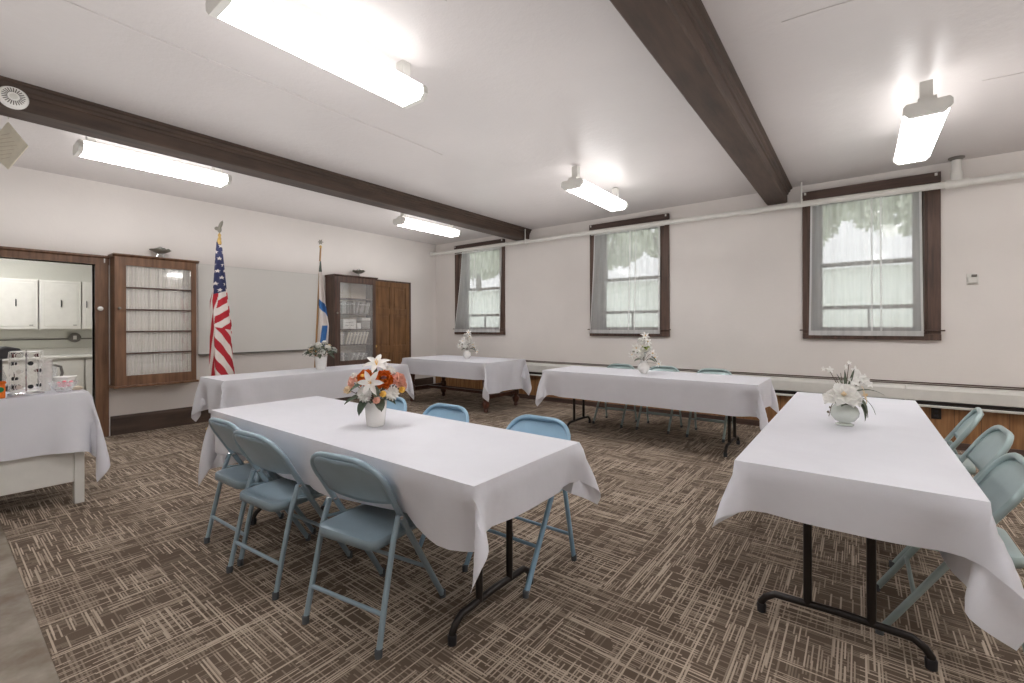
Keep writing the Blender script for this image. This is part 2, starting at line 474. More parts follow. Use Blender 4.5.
# sheer curtains
CUR = [(-6.38, -5.36, -6.60, -5.40, 'sheer white curtain on the leftmost window of the back wall, swept towards the left', .8),
       (-3.42, -2.33, -3.50, -2.345, 'sheer white curtain on the middle window above the long white table', .5),
       (-.47, .545, -.49, .56, 'sheer white curtain on the right window between the beam and the thermostat', .3)]
for i, (x0, x1, b0, b1, lab, amp) in enumerate(CUR):
    cu = thing('sheer_curtain', lab, 'curtain', (0, 0, 0), 0, 'sheer curtains of the back wall')
    NU, NV = 150, 26
    zt, zb = 2.84, 1.20
    ph = random.random() * 6
    def pt(u, v):
        e = v ** 1.4
        x = (x0 + (x1 - x0) * u) * (1 - e) + (b0 + (b1 - b0) * u) * e
        y = YW - .072 + .010 * math.sin(u * 62 + ph + .8 * math.sin(v * 2)) * (.6 + .4 * (1 - v)) + .010 * math.sin(u * 17 + ph * 2 + v * 1.1)
        z = zt + (zb - zt) * v
        return (x, y, z)
    P = [pt(k / NU, j / NV) for k in range(NU + 1) for j in range(NV + 1)]
    MB().grid(P, NU + 1, NV + 1).build('panel', 'sheer', cu)
    def off(p, d=.004): return (p[0], p[1] - d, p[2])
    m = MB()
    m.grid([off(pt(k / NU, v)) for k in range(NU + 1) for v in (.965, 1.0)], NU + 1, 2)
    for u0, u1 in ((0, .02), (.98, 1)):
        m.grid([off(pt(u, j / NV)) for u in (u0, u1) for j in range(NV + 1)], 2, NV + 1)
    for u0 in (.57, .65) if i else (.35,):
        m.grid([off(pt(u, j / NV)) for u in (u0, u0 + .018) for j in range(NV + 1)], 2, NV + 1)
    m.build('hem', 'hem', cu)
    MB().grid([off(pt(k / NU, v), .005) for k in range(NU + 1) for v in (0.0, .035)], NU + 1, 2).build('rod_pocket', 'hem', cu)

# outside: sloping lawn and trees
P = []
for i in range(30):
    for j in range(16):
        x = -34 + 48 * i / 29; y = 7.1 + 22 * j / 15
        P.append((x, y, 1.0 + 2.35 * min(1, max(0, (y - 8) / 12)) ** .9 + .05 * math.sin(x * .7 + y)))
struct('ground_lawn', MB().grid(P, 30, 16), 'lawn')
kinds = ['broad pale green tree beyond the lawn seen faintly through the right window',
         'pale green tree beyond the lawn seen faintly through the middle window',
         'pale green tree beyond the lawn seen faintly through the leftmost window']
spots = [(1.9, 20, 0), (-2.7, 22.5, 0), (-6.6, 19.5, 1), (-11.0, 22.5, 1), (-15.0, 19.5, 2), (-19.6, 22, 2)]
def make_tree(seed):
    rnd = random.Random(seed); r = thing('garden_tree', 'x', 'tree', group='trees beyond the lawn')
    MB().tube([(0, 0, 2.9), (.1, 0, 4.4), (0, .1, 6.5)], [.22, .17, .1], 10).build('trunk', 'bark', r)
    br = MB()
    for k in range(5):
        a = k * 1.3; br.tube([(.05, 0, 4.6 + .2 * k), (math.cos(a) * 1.0, math.sin(a) * 1.0, 5.6 + .2 * k)], [.08, .03], 6)
    br.build('branch', 'bark', r)
    m = MB()
    for k in range(3600):
        a, b = rnd.random() * 2 * PI, math.acos(2 * rnd.random() - 1); q = 1.75 + .5 * rnd.random() + .25 * math.sin(3 * a + seed) * math.sin(2 * b)
        p = Vector((q * 1.15 * math.sin(b) * math.cos(a), q * math.sin(b) * math.sin(a), q * .85 * math.cos(b))); p.z += 6.3
        n = Vector((rnd.uniform(-1, 1), rnd.uniform(-1, 1), rnd.uniform(-.3, 1))).normalized(); tt = n.orthogonal().normalized() * .17; uu = n.cross(tt)
        bb = len(m.v); m.v += [tuple(p - tt), tuple(p + uu * .6), tuple(p + tt), tuple(p - uu * .6)]; m.f.append((bb, bb + 1, bb + 2, bb + 3))
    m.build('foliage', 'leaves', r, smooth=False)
    return r
for k, (x, y, kd) in enumerate(spots):
    tr = make_tree(3) if k == 0 else copy_tree(t0)
    if k == 0: t0 = tr
    tr.location = (x, y, 0); tr.rotation_euler.z = k * 1.9; tr['label'] = kinds[kd] + (', nearer crown' if k % 2 == 0 else ', farther crown')

# ------------------------------------------------------------------ pipe
pp = thing('overhead_pipe', 'long white painted pipe running under the ceiling along the back wall', 'pipe')
zp = 2.828; yp = YW - .14
MB().tube([(XW + .01, yp, zp + .02), (XW + .4, yp, zp + .018), (-3, yp, zp), (1.1, yp, zp - .03), (XR - .01, yp, zp - .055)], .036, 14).build('pipe_run', 'white', pp)
MB().tube([(.72, yp, zp - .027), (.90, yp, zp - .029)], .047, 14).build('tee', 'white', pp)
MB().tube([(.81, yp, zp), (.81, yp, ZC - .02)], .04, 14).tube([(.81, yp, zp), (.81, yp, zp + .09)], .05, 14).build('riser', 'white', pp)
MB().lathe([(.04, -.03), (.065, -.012), (.065, 0)], (.81, yp, ZC), 20).build('flange', 'grey', pp)
MB().tube([(XW + .01, yp, zp + .02), (XW + .09, yp, zp + .02)], .048, 14).build('elbow', 'white', pp)
for hx in (-4.815 + .1, -.552):
    m = MB().tube([(hx, yp - .045, zp - .03), (hx, yp - .045, ZC)], .009, 8)
    m.tube([(hx, yp + .045 * math.cos(a), zp + .045 * math.sin(a)) for a in np.linspace(0, 2 * PI, 17)[:-1]], .007, 6, closed=True)
    m.build('hanger', 'white', pp)
# thermostat
o = thing('thermostat', 'small white thermostat on the back wall right of the windows', 'thermostat', (.947, YW, 1.80))
B(-.045, .045, -.012, 0, -.055, .06).build('back_plate', 'white', o, bevel=.003)
B(-.04, .03, -.04, -.012, -.04, .02).build('cover', 'whitem', o, bevel=.005)
B(-.012, .03, -.03, -.012, .025, .05).build('dial', 'grey', o, bevel=.003)

# ------------------------------------------------------------------ kitchen doorway
d = sempty('door_1')
m = MB().box(XW - .14, XW + .025, DY1, 1.345, 0, 2.17)
m.build('right_jamb', 'brown', d, bevel=.006)
B(XW - .14, XW + .025, DY0 - .12, DY0, 0, 2.17).build('left_jamb', 'brown', d, bevel=.006)
MB().prism([(XW - .14, DZ), (XW + .025, DZ), (XW + .028, 2.15), (XW + .05, 2.165), (XW + .05, 2.185), (XW - .14, 2.185)], 'y', DY0 - .14, 1.35).build('header', 'brown', d, smooth=False)
kn = MB().lathe([(.008, 0), (.008, .02), (.022, .028), (.028, .042), (.024, .055), (.01, .062), (.001, .063)], n=20).build('door_knob', 'porc', d)
kn.location = (XW + .025, 1.262, 1.545); kn.rotation_euler = (0, PI / 2, 0)
B(XW + .025, XW + .03, 1.30, 1.312, 2.10, 2.16).build('latch_plate', 'white', d)
# kitchen shell
KX = -9.84
struct('floor_kitchen', B(KX - .1, XW - .05, -1.6, 2.6, -.1, -.001), 'vinyl', smooth=False)
struct('ceiling_kitchen', B(KX - .1, XW - .14, -1.6, 2.6, 2.6, 2.7), 'kwall', smooth=False)
struct('wall_kitchen_back', B(KX - .1, KX, -1.6, 2.6, 0, 2.6), 'kwall', smooth=False)
struct('wall_kitchen_left', B(KX, XW - .14, -1.7, -1.6, 0, 2.6), 'kwall', smooth=False)
struct('wall_kitchen_right', B(KX, XW - .14, 2.6, 2.7, 0, 2.6), 'kwall', smooth=False)
ks = ['white wall cabinet at the left end of the row seen through the doorway', 'white wall cabinet second from left through the kitchen doorway',
      'white wall cabinet left of the middle of the kitchen doorway view', 'white wall cabinet right of centre in the doorway, long dark handle', 'white wall cabinet partly cut off by the right doorway jamb']
for i in range(5):
    y0 = -.38 + .46 * i
    c = thing('wall_cabinet', ks[i], 'cabinet', (-9.52, y0, 1.29), 0, 'white kitchen wall cabinets')
    B(-.32, 0, .004, .456, 0, .735).build('carcass', 'white', c)
    dr = B(0, .02, .012, .448, .012, .72).build('door', 'white', c, bevel=.004)
    B(.02, .026, .05, .41, .05, .68).build('door_panel', 'white', dr, bevel=.003)
    hy = .23 if i in (2, 3) else .05
    MB().tube([(.026, hy, .34), (.045, hy, .345), (.045, hy, .43), (.026, hy, .435)], .006, 8).build('handle', 'blackp', dr)
    B(.02, .03, .36, .40, .06, .07).build('hinge', 'grey', dr)
o = MB().box(KX + .002, -9.2, -1.5, 2.5, .865, .90).box(KX + .002, KX + .02, -1.5, 2.5, .90, 1.0).build('counter_top', 'white', bevel=.006)
tag(o, 'pale kitchen counter top along the far wall through the doorway', 'counter')
for i in range(4):
    y0 = -1.4 + i * .95
    c = thing('base_cabinet', ['white kitchen base cabinet hidden low at the left of the doorway view', 'white kitchen base cabinet second from the left below the counter', 'white kitchen base cabinet third from the left, behind the buffet glassware', 'white kitchen base cabinet at the right end of the counter'][i], 'cabinet', (-9.24, y0, 0), 0, 'white kitchen base cabinets')
    B(-.58, 0, .004, .946, .1, .862).build('carcass', 'white', c); B(-.55, -.06, .01, .94, 0, .1).build('plinth', 'black', c)
    for k in (0, 1):
        dr = B(0, .02, .01 + .47 * k, .465 + .47 * k, .12, .84).build('door', 'white', c, bevel=.004)
        MB().tube([(.02, .23 + .47 * k, .6), (.04, .23 + .47 * k, .605), (.04, .23 + .47 * k, .7), (.02, .23 + .47 * k, .705)], .006, 8).build('handle', 'grey', dr)
struct('trim_5', B(KX, KX + .015, -1.5, 2.5, 1.13, 1.15), 'grey', smooth=False)
o = thing('outlet_cover', 'oval grey outlet box on the kitchen wall above the counter', 'outlet', (KX + .015, 1.42, 1.16))
MB().lathe([(.001, 0), (.07, 0), (.075, .03), (.05, .045), (.001, .047)], n=20).build('box_body', 'grey', o).rotation_euler = (0, PI / 2, 0)
B(.045, .05, -.02, .02, -.03, .03).build('socket', 'white', o)

# ------------------------------------------------------------------ ceiling lights
FX = [((-2.39, .83), 'large bright two-lamp ceiling light at the top left of centre, nearest the camera'),
      ((-5.46, .80), 'ceiling light half hidden beyond the left beam, above the doorway'),
      ((-5.40, 4.26), 'ceiling light at the far end of the left beam near the corner'),
      ((-2.43, 4.20), 'hanging ceiling light between the two beams, near the middle window'),
      ((.375, 4.17), 'hanging ceiling light on a short stem right of the dark right beam'),
      ((.36, .2), 'added unseen ceiling light right of the right beam, overhead'), ((2.3, 1.6), 'added unseen ceiling light near the right wall, front one'),  # from here on, fixtures added out of view as fill light
      ((2.3, 4.3), 'added unseen ceiling light near the right wall, back one'), ((-2.4, -1.9), 'added unseen ceiling light at the front of the room, overhead')]
def make_light():
    r = thing('ceiling_light', 'x', 'ceiling light', group='wraparound fluorescent ceiling lights')
    L = 1.2; z0, z1 = 2.845, 2.935
    pr = [(-.105, z1), (-.12, z1 - .02), (-.12, z0 + .035), (-.085, z0), (.085, z0), (.12, z0 + .035), (.12, z1 - .02), (.105, z1)]
    MB().prism(pr, 'y', .03, L - .03).build('diffuser', 'lamp', r, smooth=False)
    MB().box(-.1225, -.1195, .03, L - .03, z0 + .033, z0 + .038).box(.1195, .1225, .03, L - .03, z0 + .033, z0 + .038).box(-.123, -.119, .03, L - .03, z1 - .024, z1 - .018).box(.119, .123, .03, L - .03, z1 - .024, z1 - .018).build('lens_rail', 'grey', r, smooth=False)
    pe = [(p * 1.06, z0 - .004 + (z - z0) * 1.06) for p, z in pr]
    for y0 in (0, L - .035):
        e = MB().prism(pe, 'y', y0, y0 + .035).build('end_cap', 'whitem', r, smooth=False)
    B(-.05, .05, .02, L - .02, z1, z1 + .035).build('channel', 'whitem', r, bevel=.004)
    for y0 in (.1, L - .1):
        B(-.035, .035, y0 - .03, y0 + .03, z1 + .035, ZC + .03).build('stem', 'whitem', r)
    return r
for k, ((x, y), lab) in enumerate(FX):
    if k == 0: L0 = make_light(); o = L0
    else: o = copy_tree(L0)
    o.location = (x, y, (-.01, .015, -.01, -.05, -.075, 0, 0, 0, 0)[k]); o['label'] = lab
# unseen lamp added to brighten the kitchen
r = thing('kitchen_fill_light', 'added kitchen fill light out of view behind the doorway header', 'ceiling light', (-8.5, .4, 2.6))
MB().lathe([(.001, -.09), (.12, -.085), (.17, -.05), (.18, -.02)], n=24).build('diffuser', 'klamp', r)
MB().lathe([(.185, -.02), (.185, 0), (.001, 0)], n=24).build('base', 'whitem', r)

# added unseen area lamps, not room fixtures, bouncing fill off the ceiling
for nm, x, y, sx, sy, e in (('added_fill_lamp', -2.85, 2.6, 3.4, 7.0, 36), ('added_fill_lamp', 1.2, 2.6, 3.4, 7.0, 28), ('added_fill_lamp', -6.1, 2.6, 1.8, 7.0, 20)):
    ld = bpy.data.lights.new(nm, 'AREA'); ld.shape = 'RECTANGLE'; ld.size = sx; ld.size_y = sy; ld.energy = e; ld.color = (1, .995, .99)
    lo = bpy.data.objects.new(nm, ld); C.objects.link(lo); lo.location = (x, y, 2.2); lo.rotation_euler = (PI, 0, 0)

# smoke detector on the beam
o = thing('smoke_detector', 'round white smoke detector on the side of the left beam', 'smoke detector', (-4.755, .375, 2.955))
o.rotation_euler = (0, PI / 2, 0)
MB().lathe([(.001, 0), (.078, 0), (.078, .018), (.07, .03), (.045, .038), (.001, .04)], n=32).build('body', 'porc', o)
m = MB()
for k in range(24):
    a = 2 * PI * k / 24
    m.tube([(.03 * math.cos(a), .03 * math.sin(a), .0405), (.058 * math.cos(a), .058 * math.sin(a), .0355)], .003, 5)
m.build('vent_grille', 'grey', o)
MB().lathe([(.001, .038), (.02, .04), (.018, .046), (.001, .047)], n=20).build('test_button', 'whitem', o)

# cream card hanging near the left edge
o = thing('hanging_card', 'cream square card with faint lines hanging near the ceiling at the left edge', 'sign', (-5.13, .38, 2.70), YAW - .1)
cd = MB().prism([(0.17, .0), (0, .19), (-.2, 0), (0, -.17)], 'y', -.004, .004).build('card', plain('cream_card', rgb(226, 219, 200), .6), o)
m = MB()
for k in range(7):
    z = -.09 + .03 * k; hw_ = .10 - abs(z) * .7
    m.tube([(-hw_ - .02, -.005, z), (hw_ - .02, -.005, z + .01)], .0016, 5)
m.build('printed_lines', 'tan', cd)
MB().tube([(0, 0, .21), (0, 0, ZC - 2.70)], .003, 6).build('cord', 'white', o)

# ------------------------------------------------------------------ wall cabinets
def wall_cabinet(name, label, y0, y1, xf, gl):
    c = thing(name, label, 'cabinet', (XW, y0, .62)); W = y1 - y0; D = xf - XW; Hh = 1.55
    m = MB().box(0, D - .02, 0, .022, 0, Hh).box(0, D - .02, W - .022, W, 0, Hh).box(0, D - .02, .022, W - .022, Hh - .022, Hh).box(0, D - .02, .022, W - .022, 0, .022)
    m.build('carcass', 'brown' if gl else 'dark', c)
    B(.0, .008, .022, W - .022, .022, Hh - .022).build('back_panel', 'tan', c)
    MB().prism([(0, Hh), (D, Hh), (D + .03, Hh + .02), (D + .03, Hh + .032), (0, Hh + .032)], 'y', -.02, W + .03).build('cornice', 'brown' if gl else 'dark', c, smooth=False)
    MB().box(0, D + .03, -.02, W + .02, -.028, 0).build('bottom_ledge', 'brown' if gl else 'dark', c, bevel=.005)
    g0, g1, z0, z1 = (.105, W - .055, .115, Hh - .1)
    dr = MB().box(D - .02, D, 0, g0, 0, Hh).box(D - .02, D, g1, W, 0, Hh).box(D - .02, D, g0, g1, 0, z0).box(D - .02, D, g0, g1, z1, Hh).build('door', 'brown' if gl else 'dark', c, smooth=False)
    B(D - .014, D - .010, g0, g1, z0, z1).build('pane', 'cglass', dr)
    kn = MB().lathe([(.006, 0), (.006, .015), (.016, .024), (.014, .034), (.001, .036)], n=16).build('knob', 'pewter', dr); kn.location = (D, .04, .93); kn.rotation_euler = (0, PI / 2, 0)
    if not gl: B(D, D + .006, .02, .03, .1, Hh - .05).build('door_edge', 'mahog', dr)
    dz = (z1 - z0) / 5
    for k in range(1, 5):
        if gl: B(D - .022, D + .002, g0, g1, z0 + dz * k - .009, z0 + dz * k + .009).build('muntin', 'dark', dr)
        B(.01, D - .03, .022, W - .022, z0 + dz * k - .009, z0 + dz * k + .009).build('shelf', 'dark', c)
    return c, (g0, g1, z0, z1, dz, D)
c1, _ = wall_cabinet('display_cabinet', 'brown wall cabinet beside the doorway, glass door lined with pleated white cloth', 1.36, 2.19, -7.0, True)
P = [(.2 + .005 * math.sin(k * 1.1) + .003 * math.sin(k * .37), .09 + .69 * k / 140, z) for k in range(141) for z in (.1, 1.46)]
MB().grid(P, 141, 2).build('pleated_curtain', 'pleat', c1)
c2, (g0, g1, z0, z1, dz, D) = wall_cabinet('bookcase_cabinet', 'dark glass-fronted book cabinet right of the blue and white flag', 4.16, 4.97, -6.95, False)
# its contents
def at2(y, shelf, dx=.0): return (XW + D - .13 - dx, 4.16 + y, .62 + z0 + dz * shelf + (.0095 if shelf else -.09))
bc = {'g': plain('grey_book', rgb(150, 148, 142), .6), 'd': plain('dark_book', rgb(96, 90, 84), .6), 'c': plain('cream_book', rgb(212, 204, 186), .6), 'w': plain('white_book', rgb(226, 224, 218), .6)}
def book(y, shelf, h, th, lean, mk, label, group):
    p_ = at2(y, shelf); o = thing('book', label, 'book', (p_[0], p_[1], p_[2] + .002 + th * math.sin(lean)), 0, group) 
    o.rotation_euler = (-lean, 0, 0)
    if lean < 0: pass
    B(-.08, .08, 0, th, 0, h).build('cover', bc[mk], o, bevel=.002)
    B(.079, .082, .003, th - .003, h * .75, h * .8).build('spine_band', bc['w' if mk != 'w' else 'g'], o)
rb = random.Random(4)
y = .14
for k in range(15): book(y, 3, .2 + .02 * rb.random(), .03, .0 if k < 8 else .22, 'g' if k % 3 else 'd', 'grey book %s on the second shelf of the glass book cabinet' % ('standing upright' if k < 8 else 'leaning'), 'grey books on the second shelf'); y += .036 if k != 7 else .05
y = .12
for k in range(16): book(y, 1, .2 + .02 * rb.random(), .026, 0 if k < 3 else .30, 'c' if k % 2 else 'g', 'pale book %s on the fourth shelf of the glass book cabinet' % ('standing upright' if k < 3 else 'leaning over'), 'pale books on the fourth shelf'); y += .032 if k != 2 else .045
y = .12
for k in range(14): book(y, 0, .2 + .03 * rb.random(), .024, 0 if k < 5 else .42, 'w' if k % 3 == 2 else 'g', 'book %s on the bottom shelf of the glass book cabinet' % ('standing upright' if k < 5 else 'leaning over'), 'books on the bottom shelf'); y += .034 if k != 4 else .05
o = thing('white_box', 'white box with small dark marks on the middle shelf of the book cabinet', 'box', at2(.19, 2))
B(-.07, .08, 0, .25, 0, .17).build('carton', bc['w'], o, bevel=.003); B(.08, .083, .04, .10, .06, .066).box(.08, .083, .14, .2, .06, .066).box(.08, .083, .05, .19, .11, .116).build('printed_marks', bc['d'], o)
o = thing('small_white_box', 'small white box right of the marked box on the middle shelf', 'box', at2(.475, 2)); B(-.04, .06, 0, .075, 0, .10).build('carton', bc['w'], o, bevel=.002); B(-.042, .062, -.002, .077, .08, .102).build('lid', bc['w'], o, bevel=.002)
o = thing('grey_binder', 'grey binder with a white top on the middle shelf of the book cabinet', 'binder', at2(.57, 2)); B(-.1, .06, 0, .17, 0, .15).build('cover', bc['g'], o, bevel=.003); B(-.1, .065, -.005, .175, .15, .2).build('paper_stack', bc['w'], o, bevel=.002)

# little footed dishes on the cabinets
def dish(loc, label, rz):
    o = thing('footed_dish', label, 'dish', loc, rz)
    for s in (-1, 1): MB().tube([(0, s * .045, 0), (0, s * .03, .045), (0, s * .02, .07)], [.012, .009, .012], 8).build('foot', 'bowlg', o)
    MB().lathe([(.02, .06), (.05, .066), (.1, .09), (.115, .105), (.108, .108), (.05, .085), (.001, .08)], n=24, caps=False).build('bowl', 'pewter', o)
    m = MB()
    for k in range(16):
        a = k * .9; rr = .03 + .07 * (k % 4) / 4
        m.lathe([(.001, .018), (.016, .012), (.02, 0), (.012, -.012), (.001, -.014)], (rr * math.cos(a), rr * math.sin(a), .108), 8)
    m.build('leafy_filling', 'gleaf', o)
    MB().lathe([(.001, .15), (.02, .145), (.034, .12), (.03, .1)], n=14, caps=False).build('glass_ball', 'bowlg', o)
dish((-7.11, 1.83, 2.207), 'small pewter footed dish on top of the curtained wall cabinet', .2)
dish((-7.10, 4.72, 2.207), 'small dark leafy footed dish on top of the book cabinet', .7)

# whiteboard
o = thing('whiteboard', 'wide white board on the left wall behind the two flags', 'whiteboard', (XW + .002, 2.28, .93))
B(0, .018, 0, 1.86, .015, 1.26).build('panel', 'board', o, bevel=.002)
MB().box(.0, .03, 0, 1.86, 0, .018).box(.03, .05, 0, 1.86, -.004, .006).build('tray', 'grey', o)
B(0, .022, 0, 1.86, 1.255, 1.268).build('top_edge', 'whitem', o)

# door_2: brown panel door
d = sempty('door_2')
y0, y1, zt = 5.05, 5.98, 2.205
m = MB().box(XW, XW + .03, y0 - .06, y0, 0, zt).box(XW, XW + .03, y1 - .03, y1 + .012, 0, zt).box(XW, XW + .03, y0, y1, zt - .03, zt)
m.build('casing', 'dark', d, bevel=.003)
rows = [(.12, .82), (.95, 1.55), (1.66, 2.08)]
leaf = B(XW, XW + .016, y0, y1 - .03, .005, zt - .03).build('leaf', 'oak', d)
m = MB(); cols = [(y0 + .1, y0 + .42), (y0 + .50, y1 - .12)]
zz = [.005] + [q for r_ in rows for q in r_] + [zt - .03]
for k in range(0, len(zz), 2): m.box(XW + .014, XW + .028, y0, y1 - .03, zz[k], zz[k + 1])
yy = [y0, cols[0][0], cols[0][1], cols[1][0], cols[1][1], y1 - .03]
for k in (0, 2, 4): m.box(XW + .014, XW + .0275, yy[k], yy[k + 1], .01, zt - .04)
m.build('stiles_and_rails', 'oak', leaf, bevel=.004)
m = MB()
for r0, r1 in rows:
    for c0, c1_ in cols: m.box(XW + .014, XW + .022, c0 + .04, c1_ - .04, r0 + .04, r1 - .04)
m.build('raised_panels', 'oak', leaf, bevel=.006)
kn = MB().lathe([(.02, 0), (.008, .006), (.008, .03), (.026, .04), (.024, .06), (.001, .066)], n=18).build('door_knob', 'gold', leaf); kn.location = (XW + .028, y0 + .06, .95); kn.rotation_euler = (0, PI / 2, 0)

# ------------------------------------------------------------------ tablecloth: position based cloth, top held by the table
def cloth(name, label, rect, T, drops, seed, group='white plastic tablecloths', push=None, steps=230, deep=.07):
    x0, x1, y0, y1 = rect; dl, dr_, dn, df = drops
    h = .032
    def axis(a, b, lo, hi):
        nl = max(3, round(lo / h)); nh = max(3, round(hi / h)); nm = max(4, round((b - a) / .06))
        return np.concatenate([np.linspace(a - lo, a, nl + 1)[:-1], np.linspace(a, b, nm + 1), np.linspace(b, b + hi, nh + 1)[1:]])
    xs = axis(x0, x1, dl, dr_); ys = axis(y0, y1, dn, df)
    X, Y = np.meshgrid(xs, ys, indexing='ij'); Z = np.full_like(X, T)
    R = np.stack([X, Y], -1)
    rs = np.random.RandomState(seed)
    e = 1e-4
    pin = (X >= x0 - e) & (X <= x1 + e) & (Y >= y0 - e) & (Y <= y1 + e)
    P = np.stack([X, Y, Z], -1)
    # smooth random outward drift, so that every drape differs
    ox = np.where(X < x0, -1, np.where(X > x1, 1, 0)); oy = np.where(Y < y0, -1, np.where(Y > y1, 1, 0))
    w = np.where(pin, 0., 1.)[..., None]
    V = np.zeros_like(P)
    nz = sum(np.sin(X * a + b_) * np.sin(Y * c + d_) for a, b_, c, d_ in rs.uniform(3, 11, (5, 4)))
    dt = .018
    def L(A, Bp): return np.linalg.norm(R[A] - R[Bp], axis=-1)
    s_ = slice
    cons = []
    def addc(a, b, k):
        Ra = R[a]; Rb = R[b]; rest = np.linalg.norm(Ra - Rb, axis=-1); cons.append((a, b, rest, k))
    for st, k in ((1, 1.), (2, .3)):
        for p in range(2 * st):
            n = P.shape[0]
            ia = np.arange(p, n - st, 2 * st)
            if len(ia): addc((ia[:, None], np.arange(P.shape[1])[None]), (ia[:, None] + st, np.arange(P.shape[1])[None]), k)
            n = P.shape[1]
            ja = np.arange(p, n - st, 2 * st)
            if len(ja): addc((np.arange(P.shape[0])[:, None], ja[None]), (np.arange(P.shape[0])[:, None], ja[None] + st), k)
    for px in (0, 1):
        ia = np.arange(px, P.shape[0] - 1, 2); j = np.arange(P.shape[1] - 1)
        for py in (0, 1):
            jj = j[py::2]
            addc((ia[:, None], jj[None]), (ia[:, None] + 1, jj[None] + 1), .5)
            addc((ia[:, None] + 1, jj[None]), (ia[:, None], jj[None] + 1), .5)
    P0 = P.copy()
    for it in range(steps):
        f = np.zeros_like(P); f[..., 2] = -9.8
        if it < 34:
            f[..., 0] += ox * (2.2 + nz * 1.0); f[..., 1] += oy * (2.2 + nz * 1.0)
        else:
            f[..., 0] += ox * (-.1 + nz * .12); f[..., 1] += oy * (-.1 + nz * .12)
        V = (V + f * dt) * .965
        Q = P + V * dt * w
        for k in range(9):
            for a, b, rest, kk in cons:
                d = Q[b] - Q[a]; l = np.linalg.norm(d, axis=-1) + 1e-9
                wa = w[a][..., 0]; wb = w[b][..., 0]; ws = wa + wb + 1e-9
                if kk < .4: kk = kk * (wa * wb)
                c = (kk * (l - rest) / l / ws)[..., None] * d
                Q[a] += c * wa[..., None]; Q[b] -= c * wb[..., None]
            # keep outside the table block
            ee = .006
            ins = (Q[..., 0] > x0 - ee) & (Q[..., 0] < x1 + ee) & (Q[..., 1] > y0 - ee) & (Q[..., 1] < y1 + ee) & (w[..., 0] > 0) & (Q[..., 2] > T - deep)
            if ins.any():
                dd = np.stack([Q[..., 0] - (x0 - ee), (x1 + ee) - Q[..., 0], Q[..., 1] - (y0 - ee), (y1 + ee) - Q[..., 1]], -1)
                # prefer the side the material belongs to
                big = 9.; dd[..., 0] += np.where(ox == -1, 0, big); dd[..., 1] += np.where(ox == 1, 0, big)
                dd[..., 2] += np.where(oy == -1, 0, big); dd[..., 3] += np.where(oy == 1, 0, big)
                am = dd.argmin(-1)
                Q[..., 0] = np.where(ins & (am == 0), x0 - ee, np.where(ins & (am == 1), x1 + ee, Q[..., 0]))
                Q[..., 1] = np.where(ins & (am == 2), y0 - ee, np.where(ins & (am == 3), y1 + ee, Q[..., 1]))
            Q[..., 2] = np.where(w[..., 0] > 0, np.clip(Q[..., 2], .02, T), Q[..., 2])
            for (hx, hy, ha) in (push or ()):
                ca_, sa_ = math.cos(ha), math.sin(ha)
                lx = (Q[..., 0] - hx) * ca_ + (Q[..., 1] - hy) * sa_; ly = -(Q[..., 0] - hx) * sa_ + (Q[..., 1] - hy) * ca_
                zz_ = Q[..., 2]; lim = .225 - .6 * zz_ + .026
                hit = (np.abs(lx) < .25) & (zz_ < .79) & (zz_ > .40) & (ly < lim) & (ly > lim - .2) & (w[..., 0] > 0)
                ly2 = np.where(hit, lim, ly)
                Q[..., 0] = np.where(hit, hx + lx * ca_ - ly2 * sa_, Q[..., 0]); Q[..., 1] = np.where(hit, hy + lx * sa_ + ly2 * ca_, Q[..., 1])
                st_ = (np.abs(lx) < .21) & (ly2 > -.23) & (ly2 < .22) & (Q[..., 2] < .455) & (Q[..., 2] > .3) & (w[..., 0] > 0)
                Q[..., 2] = np.where(st_, .455, Q[..., 2])
        V = (Q - P) / dt; P = Q
    # tiny softening of the table edge
    nu, nv = P.shape[:2]
    cm = ((ox != 0) & (oy != 0)) | (np.roll(ox != 0, 1, 0) & (oy != 0)) | (np.roll(oy != 0, 1, 1) & (ox != 0))
    for it in range(5):          # relax the sharp buckles in the hanging corners
        A = P.copy()
        A[1:-1, 1:-1] = (P[:-2, 1:-1] + P[2:, 1:-1] + P[1:-1, :-2] + P[1:-1, 2:]) / 4
        A[0, 1:-1] = (P[0, :-2] + P[0, 2:]) / 2; A[-1, 1:-1] = (P[-1, :-2] + P[-1, 2:]) / 2
        A[1:-1, 0] = (P[:-2, 0] + P[2:, 0]) / 2; A[1:-1, -1] = (P[:-2, -1] + P[2:, -1]) / 2
        k_ = (w[..., 0] * np.where(cm, .5, 0))[..., None]
        P = P * (1 - k_) + A * k_
    P[..., 2] += .006
    mb = MB(); mb.grid(P.reshape(-1, 3).tolist(), nu, nv)
    me_o = mb.build(name, 'cloth', None)
    me_o.data.set_sharp_from_angle(angle=math.radians(50))
    return tag(me_o, label, 'tablecloth', group)

